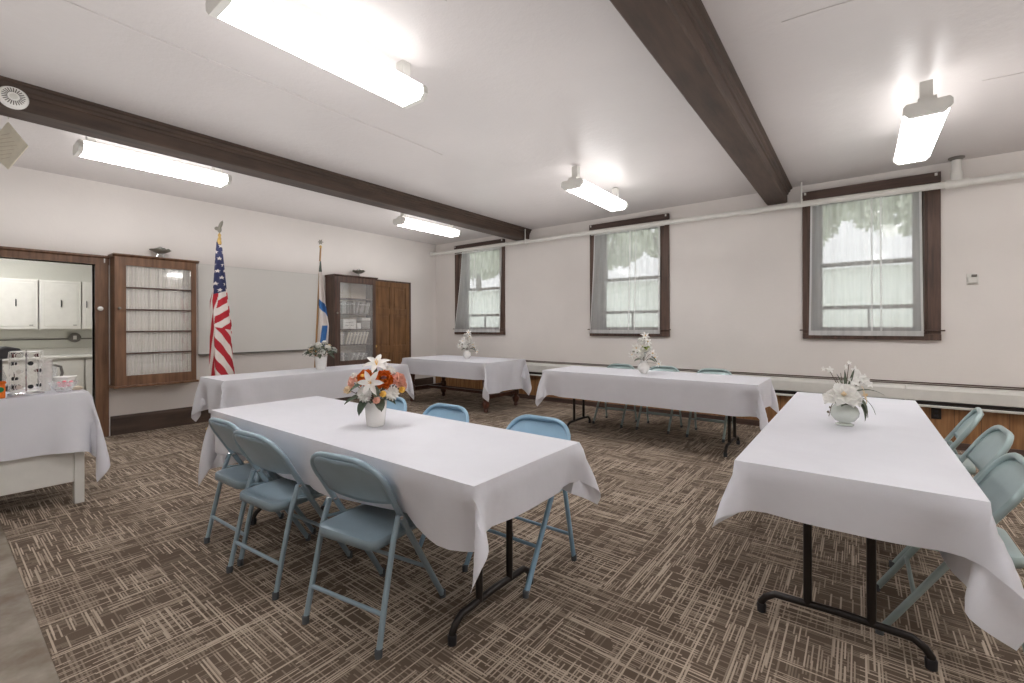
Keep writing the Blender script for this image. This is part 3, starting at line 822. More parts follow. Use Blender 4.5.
def ubar(y, w, zb=.085, r=.016):
    """foot bar along the table's width: drops to the floor at both ends"""
    h = w / 2
    return [(-h, y, .0), (-h, y, zb * .55), (-h + .018, y, zb * .85), (-h + .055, y, zb + .012), (0, y, zb + .02), (h - .055, y, zb + .012), (h - .018, y, zb * .85), (h, y, zb * .55), (h, y, .0)]
def folding_table(label, cx, cy, L, W, rz, T, inset=.30, off=0, fw=.60, uq=.125, y_off=0):
    t_ = thing('folding_table', label, 'table', (cx, cy, 0), rz, 'folding tables under white cloths')
    MB().prism([(-W / 2 + .006, -L / 2 + .006), (W / 2 - .006, -L / 2 + .006), (W / 2 - .006, L / 2 - .006), (-W / 2 + .006, L / 2 - .006)], 'z', T - .03, T - .003).build('tabletop', 'top', t_, bevel=.006)
    MB().box(-W / 2 + .03, W / 2 - .03, -L / 2 + .03, -L / 2 + .05, T - .06, T - .03).box(-W / 2 + .03, W / 2 - .03, L / 2 - .05, L / 2 - .03, T - .06, T - .03).build('apron', 'black', t_)
    for s in (-1, 1):
        y = s * (L / 2 - inset) + (y_off if s < 0 else 0)
        m = MB().tube([(p[0] + off, p[1], p[2]) for p in ubar(y, fw)], .0155, 10)
        for q in (off - uq, off + uq): m.tube([(q, y, .1), (q, y, T - .03)], .0165, 10)
        m.tube([(off - uq, y, T - .2), (off + uq, y, T - .2)], .009, 8)
        lg = m.build('leg', 'black', t_)
        for q in (off - fw / 2, off + fw / 2): MB().lathe([(.019, .0), (.02, .035), (.017, .04)], (q, y, 0), 12).build('foot_cap', 'blackp', lg)
        MB().tube([(0, y, T - .2), (0, y - s * .38, T - .04)], .008, 8).build('brace', 'black', t_)
    return t_
CH = [(-1.785, 1.295, math.radians(9), 'blue grey folding chair nearest the camera at the near side of the centre table', 0),
      (-2.50, 1.245, math.radians(5), 'middle blue grey folding chair on the near side of the centre table', 0),
      (-2.965, 1.285, math.radians(2), 'farthest left of three folding chairs on the near side of the centre table', 0),
      (-1.50, 2.00, PI + .02, 'blue folding chair on the far side of the centre table, nearest its right end', 1),
      (-2.24, 1.96, PI, 'blue folding chair on the far side of the centre table just right of the bouquet', 1),
      (-2.87, 1.96, PI, 'blue folding chair on the far side of the centre table hidden behind the bouquet', 1),
      (.285, 2.70, PI / 2, 'green-grey folding chair nearest the camera at the right foreground table', 2),
      (.36, 3.42, PI / 2, 'middle green-grey folding chair at the right foreground table', 2),
      (.37, 4.12, PI / 2 - .1, 'green-grey folding chair farthest back at the right foreground table', 2),
      (-2.65, 5.72, PI, 'green-grey folding chair behind the back table, left of the white vase', 2),
      (-2.05, 5.74, PI, 'green-grey folding chair behind the back table, just right of the white vase', 2),
      (-1.42, 5.72, PI, 'green-grey folding chair behind the back table, farthest right', 2)]
PUSH = [c[:3] for c in CH]
T = .75
folding_table('folding table under the centre cloth with the orange bouquet', -2.31, 1.572, 2.44, .765, PI / 2, T, off=.045, fw=.56, uq=.11, y_off=-.04)
folding_table('folding table under the right foreground cloth, black legs fully visible', -.042, 3.315, 2.44, .755, 0, T, .27, off=-.03, fw=.58, uq=.11)
folding_table('folding table under the long cloth below the middle window', -1.99, 5.21, 2.44, .77, PI / 2, T)
folding_table('folding table under the cloth in front of the flags', -5.61, 3.11, 2.42, .67, 0, T)
cloth('tablecloth', 'white plastic cloth on the centre table, under the orange bouquet', (-3.53, -1.09, 1.19, 1.955), T, (.38, .19, .26, .24), 3, push=PUSH[:6])
cloth('tablecloth', 'white plastic cloth on the right foreground table, under the magnolia vase', (-.42, .335, 2.09, 4.54), T, (.20, .36, .20, .2), 8, push=PUSH[6:9])
cloth('tablecloth', 'white cloth on the long table below the middle window', (-3.22, -.76, 4.82, 5.6), T, (.3, .27, .31, .25), 5, push=PUSH[9:])
cloth('tablecloth', 'white cloth on the table in front of the flags', (-5.95, -5.28, 1.9, 4.33), T, (.3, .34, .36, .33), 12)
cloth('tablecloth', 'white cloth on the turned-leg wooden table in the far corner', (-6.36, -4.42, 5.10, 6.10), .76, (.3, .45, .26, .3), 2)
cloth('tablecloth', 'white cloth on the white buffet table at the left edge', (-5.42, -4.65, -1.35, .75), .83, (.25, .41, .3, .44), 17, deep=.8)

# wooden table with turned legs
t_ = thing('wooden_table', 'dark wooden table with thick turned legs in the far left corner', 'table', (-5.39, 5.60, 0))
B(-.96, .96, -.49, .49, .725, .757).build('tabletop', 'mahog', t_, bevel=.005)
m = MB(); a, b = .86, .38
m.box(-a, a, -b - .02, -b + .01, .60, .725).box(-a, a, b - .01, b + .02, .60, .725).box(-a - .02, -a + .01, -b, b, .60, .725).box(a - .01, a + .02, -b, b, .60, .725)
m.build('apron', 'mahog', t_)
prof = [(.022, 0), (.034, .01), (.036, .03), (.026, .05), (.05, .085), (.062, .13), (.058, .15), (.03, .17), (.05, .19), (.055, .22), (.05, .27), (.045, .285), (.03, .30), (.04, .34), (.052, .42), (.055, .50), (.045, .54), (.03, .555), (.05, .575), (.05, .725)]
for sx in (-1, 1):
    for sy in (-1, 1): MB().lathe(prof, (sx * a, sy * b, 0), 20).build('leg', 'mahog', t_)
for sx in (-1, 1): B(sx * a - .02, sx * a + .02, -b, b, .20, .255).build('side_stretcher', 'mahog', t_, bevel=.005)
B(-a, a, -.03, .03, .205, .25).build('long_stretcher', 'mahog', t_, bevel=.005)
# buffet table
t_ = thing('buffet_table', 'white painted buffet table with a deep apron at the left edge', 'table', (-5.035, -.3, 0))
B(-.37, .37, -1.04, 1.04, .80, .827).build('tabletop', 'white', t_, bevel=.004)
MB().box(.33, .355, -1.0, 1.0, .165, .80).box(-.355, -.33, -1.0, 1.0, .165, .80).box(-.33, .33, .98, 1.0, .30, .80).box(-.33, .33, -1.0, -.98, .3, .80).build('apron_panel', 'white', t_, bevel=.004)
for sx in (-1, 1):
    for sy in (-1, 1): B(sx * .335 - .028, sx * .345 + .028, sy * 1.0 - .028, sy * 1.0 + .028, 0, .80).build('leg', 'white', t_, bevel=.004)

# ------------------------------------------------------------------ folding chair, facing +y
def make_chair(steel):
    r = thing('folding_chair', 'x', 'chair', group='metal folding chairs')
    hw = .200
    def fr(z): return (.225 - .60 * z)      # y of the slanted frame at height z
    pts = [(-hw, fr(.44), .44), (-hw, fr(.55), .55), (-hw + .002, fr(.64), .64)]
    for a in np.linspace(PI, PI / 2, 8): pts.append((-hw + .125 + .125 * math.cos(a), fr(.655 + .12 * math.sin(a)), .655 + .12 * math.sin(a)))
    pts += [(-x, y, z) for x, y, z in pts[::-1]]
    pts = [(x * (1 + .35 * (z - .44)), y, z) for x, y, z in pts]
    MB().tube(pts, .0135, 10).build('back_frame', steel, r)
    # backrest pan: filled inside the arch, bowed backwards
    NU, NV = 14, 10; P = []
    for i in range(NU + 1):
        u = -1 + 2 * i / NU
        for j in range(NV + 1):
            v = j / NV
            xx = u * (hw - .006)
            lim = .77 if abs(xx) < hw - .125 else .652 + .118 * math.sqrt(max(0, 1 - ((abs(xx) - (hw - .125)) / .125) ** 2))
            zb = .575 + .012 * (1 - u * u) * -1
            z = zb + (lim - .004 - zb) * v
            edge = min(1, (1 - abs(u)) * 6) * min(1, (1 - v) * 5)
            P.append((xx * (1 + .35 * (z - .44)), fr(z) - .022 * (1 - u * u) - .004 * edge, z))
    MB().grid(P, NU + 1, NV + 1).build('backrest', steel, r, solid=.004)
    for s in (-1, 1):
        lg = MB().tube([(s * hw, fr(.45), .45), (s * hw, fr(.02), .02)], .0135, 10).build('leg', steel, r)
        MB().lathe([(.015, 0), (.016, .03), (.014, .034)], (s * hw, fr(.012), 0), 10).build('foot_cap', 'rubber', lg)
    for s in (-1, 1):
        x = s * (hw + .018)
        lg = MB().tube([(x - s * .004, -.105, .52), (x - s * .002, -.14, .42), (x, -.19, .2), (x + s * .004, -.228, .02)], .0125, 10).build('leg', steel, r)
        MB().lathe([(.015, 0), (.016, .03), (.014, .034)], (x + s * .004, -.23, 0), 10).build('foot_cap', 'rubber', lg)
        MB().tube([(s * (hw - .01), fr(.515), .515), (x + s * .014, -.105, .515)], .008, 8).build('pivot_bolt', 'chrome', lg)
        # seat hinge link
        MB().tube([(x - s * .012, -.13, .445), (s * (hw - .005), .02, .425), (s * (hw - .01), .1, .42)], .007, 6).build('hinge_bar', steel, r)
    MB().tube([(-hw - .02, -.203, .155), (hw + .02, -.203, .155)], .009, 8).build('stretcher', steel, r)
    MB().tube([(-hw, fr(.2), .2), (hw, fr(.2), .2)], .009, 8).build('stretcher', steel, r)
    # seat pan with rolled rim
    def rr(hx0, hx1, y0, y1, rad, n=6):
        pts = []
        cs = [(hx1 - rad, y1 - rad, 0), (-hx1 + rad, y1 - rad, PI / 2), (-hx0 + rad, y0 + rad, PI), (hx0 - rad, y0 + rad, 3 * PI / 2)]
        for cx, cy, a0 in cs:
            for k in range(n + 1):
                a = a0 + PI / 2 * k / n; pts.append((cx + rad * math.cos(a), cy + rad * math.sin(a)))
        return pts
    loops = [(.0, .402), (.0, .432), (-.003, .439), (-.010, .4425), (-.03, .4425), (-.07, .441)]
    m = MB(); allp = []
    n0 = None
    for off, z in loops:
        ps = rr(.180 + off, .180 + off, -.215 - off, .20 + off, .05)
        n0 = len(ps); allp += [(p, q, z) for p, q in ps]
    m.grid(allp, len(loops), n0, wrapv=True)
    b0 = (len(loops) - 1) * n0
    m.v.append((0, 0, .440)); ci = len(m.v) - 1
    for k in range(n0): m.f.append((b0 + k, b0 + (k + 1) % n0, ci))
    m.build('seat', steel, r, solid=.003)
    return r
protos = {}
for x, y, rz, lab, kd in CH:
    if kd not in protos: protos[kd] = make_chair(['steel', 'steel2', 'steel3'][kd]); o = protos[kd]
    else: o = copy_tree(protos[kd])
    o.location = (x, y, 0); o.rotation_euler = (0, 0, rz); o['label'] = lab

# ------------------------------------------------------------------ flowers
def petal(m, base, d, up, L, W, curl=.3, cup=.15, nl=5, nw=3, tip=.15):
    d = Vector(d).normalized(); up = (Vector(up) - d * Vector(up).dot(d)).normalized(); s = d.cross(up); b = Vector(base)
    P = []
    for i in range(nl + 1):
        t_ = i / nl; w = W * (math.sin(PI * min(1, .12 + .83 * t_)) ** .8) * (1 if t_ < 1 else tip)
        for j in range(-nw, nw + 1):
            q = j / nw
            P.append(b + d * (L * t_) + up * (L * (curl * (t_ - t_ * t_ * 1.9)) + cup * W * q * q) + s * (w * q * .5))
    m.grid(P, nl + 1, 2 * nw + 1)
def ring(m, c, axis, n, L, W, open_, curl, cup, ph=0, rad=0.0):
    ax = Vector(axis).normalized(); a0 = ax.orthogonal().normalized(); b0 = ax.cross(a0)
    for k in range(n):
        a = 2 * PI * k / n + ph; o_ = a0 * math.cos(a) + b0 * math.sin(a)
        d = o_ * math.sin(open_) + ax * math.cos(open_)
        petal(m, Vector(c) + o_ * rad, d, ax if open_ > .7 else -o_, L, W, curl, cup)
def lily(par, c, ax, r, mt='pwhite'):
    m = MB(); ring(m, c, ax, 6, r, r * .42, 1.15, .35, .2, random.random()); f = m.build('flower', mt, par)
    s = MB(); A = Vector(ax).normalized()
    for k in range(5):
        a = k * 1.26; p = Vector(c); s.tube([p, p + A * r * .45 + Vector((math.cos(a), 0, math.sin(a))) * r * .12], .0016, 5)
    s.build('stamens', 'pyellow', f)
def rose(par, c, ax, r, mt, inner=None):
    m = MB(); ax = Vector(ax).normalized()
    for n, op, L, W in ((4, .35, .75, .8), (5, .75, .9, .9), (6, 1.15, 1.0, .95), (7, 1.5, 1.0, .9)):
        ring(m, Vector(c) - ax * r * .4, ax, n, r * L, r * W, op, .25, .35, random.random() * 3)
    f = m.build('flower', mt, par)
    if inner:
        MB().lathe([(.001, -r * .1), (r * .3, 0), (r * .25, r * .18), (.001, r * .25)], (0, 0, 0), 10).build('flower_centre', inner, f).location = Vector(c) + ax * r * .15
def mum(par, c, ax, r, mt='pwhite'):
    m = MB(); ax = Vector(ax).normalized()
    for n, op, L in ((6, .3, .55), (9, .7, .75), (12, 1.1, .9), (14, 1.5, 1.0), (12, 1.9, .9)):
        ring(m, Vector(c) - ax * r * .35, ax, n, r * L, r * .38, op, .2, .2, random.random() * 3)
    m.build('flower', mt, par)
def bud(par, c, r, mt):
    m = MB().lathe([(.001, -r), (r * .7, -r * .7), (r, 0), (r * .75, r * .7), (.001, r)], (0, 0, 0), 12)
    ring(m, (0, -.3 * r, -.3 * r), (0, -1, .3), 6, r * 1.3, r * 1.0, .6, .2, .3)
    o = m.build('flower', mt, par); o.location = c
def leaf(par, b, d, L, W, mt='dleaf', curl=.4):
    m = MB(); petal(m, b, d, (0, -.3, 1), L, W, curl, .12, 7, 2, .05); m.build('leaf', mt, par)
def stems(par, tips, z0, mt='stem'):
    m = MB()
    for p in tips: m.tube([(0, 0, z0), (p[0] * .45, p[1] * .45, z0 + (p[2] - z0) * .6), p], .002, 5)
    m.build('stems', mt, par)

# centre bouquet
zt0 = T + .0085
v1 = thing('flower_arrangement', 'bouquet of orange, white and pink flowers in a white pot on the centre table', 'flowers', (-2.205, 1.575, zt0), YAW)
v1.scale = (.93, .93, .96)
MB().lathe([(.001, 0), (.05, 0), (.054, .006), (.066, .12), (.068, .145), (.062, .145), (.058, .11), (.001, .10)], n=32).build('pot', 'porc', v1)
tips = []
def T3(dx, z, dy=-.03): tips.append((dx, dy * .6, z)); return (dx, dy, z)
rose(v1, T3(-.055, .295, -.05), (-.3, -.8, .5), .058, 'porange', 'pyellow'); rose(v1, T3(.068, .285, -.06), (.2, -.9, .4), .064, 'porange', 'burg')
rose(v1, T3(-.03, .26, .05), (0, -.2, 1), .05, 'porange')
lily(v1, T3(.004, .265, -.1), (0, -1, .25), .08); lily(v1, T3(.01, .36, -.01), (.1, -.6, .8), .085); lily(v1, T3(.03, .33, .07), (.3, .6, .8), .075)
mum(v1, T3(-.052, .195, -.09), (-.3, -1, 0), .052); mum(v1, T3(.12, .20, -.06), (.4, -.9, .1), .048)
rose(v1, T3(-.148, .265, -.01), (-.8, -.5, .3), .045, 'ppink'); rose(v1, T3(-.11, .285, .02), (-.5, -.5, .7), .04, 'pcream'); rose(v1, T3(.155, .275, -.01), (.8, -.5, .3), .05, 'ppink'); rose(v1, T3(.17, .235, .02), (.9, -.3, .1), .035, 'ppink')
rose(v1, T3(.10, .32, .0), (.5, -.5, .8), .04, 'pwhite')
bud(v1, T3(.072, .2, -.09), .02, 'pyellow'); bud(v1, T3(.035, .165, -.095), .022, 'ppink'); bud(v1, T3(-.165, .215, -.02), .024, 'pcream'); bud(v1, T3(.168, .215, -.02), .02, 'pyellow'); bud(v1, T3(-.13, .30, -.01), .018, 'pwhite')
stems(v1, tips, .10)
for b, dd, L, W in (((-.05, -.04, .17), (-1, -.4, .05), .12, .06), ((-.03, -.05, .16), (-.5, -.6, -.6), .10, .065), ((.03, -.05, .16), (.4, -.6, -.45), .08, .06), ((.05, -.03, .17), (1, -.3, -.1), .09, .05),
                    ((0, -.07, .24), (.5, -.5, -.5), .08, .05), ((-.02, -.05, .25), (-1, -.5, 0), .12, .05), ((0, 0, .2), (-.9, .2, .2), .14, .05), ((.03, 0, .2), (1, .2, .35), .13, .05), ((0, .03, .2), (.1, 1, .3), .14, .06), ((0, 0, .28), (-.2, .3, 1), .1, .03), ((.01, -.05, .13), (0, -.8, .5), .09, .05)):
    leaf(v1, b, dd, L, W, 'dleaf' if L > .085 else 'gleaf')

# round glass vase with white magnolia, right table
v2 = thing('flower_arrangement', 'white magnolia spray in a round glass vase on the right table', 'flowers', (-.066, 3.19, zt0), YAW)
v2.scale = (.82, .82, .82)
MB().lathe([(.001, 0), (.05, 0), (.055, .006), (.035, .014), (.03, .02), (.055, .03), (.08, .065), (.084, .09), (.075, .12), (.05, .145), (.045, .155), (.04, .155), (.045, .14), (.07, .115), (.076, .09), (.001, .03)], n=36).build('vase', plain('pearl_glass', rgb(214, 220, 212), .08, .1, .8, .05), v2)
MB().lathe([(.03, .14), (.065, .15), (.06, .165), (.001, .17)], n=18).build('moss_collar', 'gleaf', v2)
m = MB(); ring(m, (-.05, -.06, .21), (-.35, -.8, .6), 6, .095, .09, 1.35, .25, .3); f = m.build('flower', 'pwhite', v2)
MB().lathe([(.001, -.015), (.018, 0), (.001, .02)], n=10).build('flower_centre', 'pcream', f).location = (-.06, -.075, .225)
m = MB(); ring(m, (.0, -.08, .185), (.1, -.9, .2), 5, .055, .05, 1.2, .2, .3); m.build('flower', 'pwhite', v2)
m = MB(); ring(m, (-.11, -.03, .19), (-.8, -.4, .3), 5, .06, .055, 1.1, .2, .3); m.build('flower', 'pwhite', v2)
lily(v2, (.10, -.03, .21), (.8, -.5, .2), .06, 'pcream')
for c, r in (((.06, 0, .30), .045), ((.11, .02, .33), .045), ((.085, .03, .37), .04), ((.15, .03, .31), .045), ((.18, .02, .28), .035), ((.05, -.01, .25), .04), ((-.09, .02, .38), .028), ((-.13, .03, .385), .02), ((.03, .0, .43), .018), ((.02, .02, .40), .02)):
    m = MB(); ring(m, c, (random.uniform(-.5, .5), -1, random.uniform(0, .6)), 5, r, r * .6, 1.2, .2, .2); m.build('flower', 'pwhite', v2)
tp = [(-.09, .02, .375), (-.05, .02, .33), (.03, 0, .42), (.06, 0, .3), (.11, .02, .33), (.15, .03, .31), (-.14, -.05, .10), (-.02, .01, .36)]
m = MB()
for p in tp[:6] + tp[7:]: m.tube([(0, 0, .14), (p[0] * .3, 0, .24), p], [.004, .0035, .0018], 6)
m.tube([(0, 0, .15), (-.08, -.03, .19), (-.12, -.04, .14), (-.145, -.05, .07)], .0022, 6)
m.build('stems', 'stem', v2)
MB().lathe([(.001, -.01), (.009, 0), (.001, .01)], (-.15, -.05, .1), 8).lathe([(.001, -.008), (.007, 0), (.001, .008)], (-.13, -.04, .13), 8).build('bud', 'stem', v2)
for b, dd, L, W, cu in (((.02, -.03, .22), (1, -.1, .25), .22, .022, .35), ((.02, -.04, .2), (.9, -.2, -.25), .18, .02, .5), ((.02, -.05, .19), (.5, -.5, -.3), .12, .05, .8), ((.03, -.06, .17), (.35, -.6, -.6), .12, .04, .6), ((0, 0, .2), (-.25, 0, 1), .16, .022, .1), ((0, 0, .2), (.05, 0, 1), .18, .02, .1), ((.01, 0, .2), (.3, 0, 1), .2, .018, .1), ((-.01, -.04, .16), (-.8, -.5, 0), .08, .04, .3)):
    leaf(v2, b, dd, L, W, 'gleaf', cu)

# small white vase bouquets (back table, wooden table)
def small_bouquet(loc, label, lime):
    o = thing('flower_arrangement', label, 'flowers', loc, YAW)
    MB().lathe([(.001, 0), (.035, 0), (.04, .01), (.066, .045), (.07, .07), (.062, .10), (.04, .125), (.038, .14), (.045, .15), (.04, .15), (.033, .14), (.001, .12)], n=28).build('vase', 'porc', o)
    fl = [(-.10, .30, .07, 'l'), (-.02, .27, .06, 'm'), (.0, .21, .055, 'm'), (-.05, .22, .045, 'm'), (.09, .24, .055, 'l'), (.13, .19, .055, 'l'), (.15, .12, .05, 'l'), (.06, .30, .05, 'r'), (.05, .37, .055, 'l'), (.0, .44, .06, 'l'), (-.03, .39, .05, 'r'), (-.13, .22, .05, 'l')]
    tips = []
    for k, (dx, z, r, kd) in enumerate(fl):
        dy = -.06 + .04 * (k % 3); ax = (dx * 4, -1, (z - .25) * 3)
        (lily if kd == 'l' else mum if kd == 'm' else rose)(o, (dx, dy, z), ax, r, 'pwhite'); tips.append((dx, dy * .5, z))
    stems(o, tips, .13)
    for b, dd, L in (((-.03, -.03, .16), (-1, -.4, .2), .1), ((.03, -.03, .16), (.6, -.6, .1), .1), ((.07, -.02, .2), (.8, -.3, -.6), .13), ((0, 0, .2), (.2, -.5, .8), .1), ((-.04, 0, .2), (-.6, .2, .6), .12)): leaf(o, b, dd, L, .045, 'gleaf')
    if lime:
        for dd in ((-.5, -.6, .5), (.4, -.8, .4), (0, -.9, .1)): leaf(o, (-.01, -.08, .30), dd, .07, .05, 'lime')
    return o
small_bouquet((-2.03, 5.20, zt0), 'white lilies with a lime leaf in a white vase below the middle window', True)
o = small_bouquet((-5.30, 5.62, zt0 + .01), 'white flowers in a small white vase on the wooden corner table', False); o.rotation_euler.z = YAW + .5
# grey-green bouquet on the flag table
v4 = thing('flower_arrangement', 'low round arrangement of cream roses and grey leaves on the table by the flags', 'flowers', (-5.655, 3.185, zt0), YAW)
v4.scale = (.98, .98, 1.12)
MB().lathe([(.001, 0), (.06, 0), (.063, .008), (.072, .10), (.082, .15), (.076, .15), (.066, .1), (.001, .09)], n=28).build('pot', 'porc', v4)
tips = []
rr_ = random.Random(9)
for k in range(13):
    a = k * 2.399; q = .05 + .17 * math.sqrt(k / 15); dx, dy = q * math.cos(a), q * math.sin(a) * .8; z = .33 - q * q * 3.2
    rose(v4, (dx, dy, z), (dx * 3, dy * 3 - .4, .7), .036 + .005 * (k % 3), ('pwhite', 'pwhite', 'pwhite', 'pcream')[k % 4]); tips.append((dx, dy, z - .02))
stems(v4, tips, .1)
for k in range(56):
    a = k * 2.399 + .6; q = .04 + .16 * math.sqrt(k / 56); z = .285 - q * q * 3
    leaf(v4, (q * .7 * math.cos(a), q * .7 * math.sin(a), z), (math.cos(a), math.sin(a), rr_.uniform(-.2, .7)), .09, .045, 'gleaf' if k % 3 else 'dleaf')

# ------------------------------------------------------------------ flags
def flagpole(loc, lean, zt, par):
    MB().lathe([(.001, 0), (.15, 0), (.155, .015), (.12, .03), (.05, .05), (.03, .09), (.022, .1)], n=32).build('base', 'gold', par)
    MB().tube([(0, 0, .08), (lean * .5, 0, zt * .5), (lean, 0, zt)], .0125, 12).build('pole', 'pole', par)
def star(px, py, r=.5):
    """inside a five point star of radius r"""
    a = math.atan2(px, py); d = math.hypot(px, py)
    k = (a % (2 * PI / 5)); k = min(k, 2 * PI / 5 - k)
    ro, ri = r, r * .45
    # edge between outer tip (angle 0) and inner corner (angle pi/5)
    A = (0, ro); Bq = (ri * math.sin(PI / 5), ri * math.cos(PI / 5)); p = (d * math.sin(k), d * math.cos(k))
    return (Bq[0] - A[0]) * (p[1] - A[1]) - (Bq[1] - A[1]) * (p[0] - A[0]) < 0
RED = rgb(186, 40, 54)[:3]; WHT = rgb(236, 228, 222)[:3]; BLU = rgb(52, 58, 96)[:3]; IBL = rgb(62, 118, 182)[:3]
def flag_mesh(par, wfun, colf, z0, z1, foldf, nw=80, nz=430):
    P = []; cols = []
    for i in range(nz + 1):
        z = z1 + (z0 - z1) * i / nz; a, b = wfun(z)
        for j in range(nw + 1):
            q = j / nw; w = a + (b - a) * q
            P.append((w, foldf(q, z), z)); cols.append(colf(q, w, z))
    m = MB().grid(P, nz + 1, nw + 1); o = m.build('flag', 'flag', par, solid=.003)
    ca = o.data.color_attributes.new('Col', 'FLOAT_COLOR', 'POINT')
    ca.data.foreach_set('color', [x for c in cols for x in (*c, 1)])
    return o
def lerp(z, tab):
    if z >= tab[0][0]: return tab[0][1]
    for (z0, v0), (z1, v1) in zip(tab, tab[1:]):
        if z0 >= z >= z1: return v0 + (v1 - v0) * (z0 - z) / (z0 - z1)
    return tab[-1][1]
usf = thing('flag_on_pole', 'furled American flag with stars and red stripes on a wooden pole', 'flag', (-6.465, 2.28, .03), YAW)
flagpole(None, .0, 2.42, usf)
PXm = .0127
def us_w(z):
    return (lerp(z, [(2.36, -.02), (2.30, -.035), (1.75, -.09), (1.62, -.13), (1.3, -.13), (.6, -.15)]), lerp(z, [(2.36, .02), (2.30, .05), (1.75, .13), (1.3, .19), (1.1, .185), (.6, .22)]))
def us_c(q, w, z):
    a = w / PXm; b = (2.36 - z) / PXm           # a: across, b: down
    if b < 51 + (-.45 * a) and not (a < -4.5 and b > 44 - 0 and b > 45):
        # staggered rows of stars on blue
        gx, gy = a + b * .08, b
        row = math.floor(gy / 6.3); ox = 3.15 if row % 2 else 0
        cxp = (math.floor((gx + ox) / 6.3) + .5) * 6.3 - ox; cyp = (row + .5) * 6.3
        return WHT if star(gx - cxp, -(gy - cyp), 2.1) else BLU
    split = 1.5 - .07 * (b - 50)
    if a < split: ph = (a + .18 * (b - 50)) / 9.0 + .3
    elif b < 84 + .3 * a: ph = (b + .85 * a) / 15.0 + .1
    else: ph = (a * 1.0 - .55 * (b - 84)) / 11.0
    return RED if (ph % 1) < .5 else WHT
flag_mesh(usf, us_w, us_c, .55, 2.37, lambda q, z: -.02 + (.035 * math.sin(q * 9.5 + .6 * z) + .012 * math.sin(q * 21 + z * 2)) * min(1, (2.4 - z) * 1.6) - .03 * math.sin(PI * q))
m = MB().lathe([(.016, 0), (.022, .02), (.012, .04), (.02, .06), (.008, .09)], (0, 0, 2.40), 14)
m.build('finial_socket', 'gold', usf)
eg = MB().lathe([(.001, -.03), (.02, -.01), (.024, .02), (.016, .05), (.010, .07), (.001, .085)], (0.0, 0, 2.52), 12)
eg.tube([(0, 0, 2.58), (.012, 0, 2.61), (.03, 0, 2.60)], [.012, .013, .003], 8)
for s, l in ((1, .10), (-1, .05)):
    petal(eg, (0, 0, 2.54), (s * .35, 0, 1) if s > 0 else (-.8, 0, .2), (0, -1, 0), l + .02, .05, .1, .1)
eg.build('eagle_finial', 'pewter', usf)
MB().lathe([(.02, 0), (.028, .03), (.022, .07), (.010, .10)], (.008, -.02, 2.33), 12).build('gold_tassel', 'gold', usf)
isf = thing('flag_on_pole', 'furled white flag with blue stripes on a leaning wooden pole', 'flag', (-6.49, 3.53, .03), YAW)
flagpole(None, .12, 2.47, isf)
P2 = .0153
def is_p(z): return .12 * z / 2.47
def is_w(z): c = is_p(z); return (c + lerp(z, [(2.3, -.015), (1.9, .0), (1.4, .012), (.6, .0)]), c + lerp(z, [(2.3, .02), (2.1, .05), (1.6, .13), (1.3, .185), (1.1, .18), (.6, .17)]))
def is_c(q, w, z):
    a = (w - is_p(z)) / P2; b = (2.26 - z) / P2
    if b < 10 and a > .3: return rgb(96, 106, 98)[:3]
    if 34 + 1.1 * a < b < 42 + 1.1 * a: return IBL
    if b > 62 and 6 < a + (b - 66) * .10 < 10 and b < 85: return IBL
    return WHT
flag_mesh(isf, is_w, is_c, .62, 2.27, lambda q, z: -.02 + (.03 * math.sin(q * 8 + z) + .008 * math.sin(q * 19)) * min(1, (2.35 - z) * 1.6), 60, 150)
m = MB().lathe([(.014, 0), (.02, .02), (.01, .04)], (.12, 0, 2.47), 12)
m.build('finial_socket', 'gold', isf)
m = MB(); 
for k in range(6):
    a = k * PI / 3; m.prism([(.12 + .022 * math.cos(a - .52), 2.56 + .022 * math.sin(a - .52)), (.12 + .045 * math.cos(a), 2.56 + .045 * math.sin(a)), (.12 + .022 * math.cos(a + .52), 2.56 + .022 * math.sin(a + .52)), (.12, 2.56)], 'y', -.005, .005)
m.build('star_finial', 'pewter', isf)

# ------------------------------------------------------------------ things on the buffet
zb = .83 + .0085
def bl(x, y): return (x, y, zb)
k = thing('pod_carousel', 'white wire coffee pod carousel full of looped rings at the left edge', 'rack', bl(-4.81, .44))
k.scale = (.72, .72, .93)
MB().lathe([(.001, 0), (.13, 0), (.132, .008), (.12, .014), (.001, .016)], n=32).build('base', 'chrome', k)
MB().tube([(0, 0, .01), (0, 0, .345)], .006, 8).build('post', 'chrome', k)
m = MB()
for z in (.03, .335): m.tube([(.112 * math.cos(a), .112 * math.sin(a), z) for a in np.linspace(0, 2 * PI, 33)[:-1]], .0035, 6, closed=True)
for c in range(8):
    a = 2 * PI * c / 8 + .2; ux = Vector((math.cos(a), math.sin(a), 0)); uy = Vector((-math.sin(a), math.cos(a), 0))
    for q in range(5):
        z = .065 + .06 * q
        m.tube([ux * .115 + uy * (.029 * math.cos(b)) + Vector((0, 0, z + .027 * math.sin(b))) for b in np.linspace(0, 2 * PI, 15)[:-1]], .0024, 5, closed=True)
    m.tube([ux * .118 + uy * (.036 + .006 * math.sin(z * 50)) + Vector((0, 0, z)) for z in np.linspace(.03, .335, 16)], .0022, 5)
    m.tube([(0, 0, .335), ux * .112 + Vector((0, 0, .335))], .003, 5)
m.build('wire_loops', 'porc', k)
pods = [(4, 4), (5, 4), (4, 3), (5, 0), (4, 0), (6, 4), (7, 2), (5, 2), (6, 0), (7, 4), (6, 3), (0, 0), (3, 4), (3, 1)]
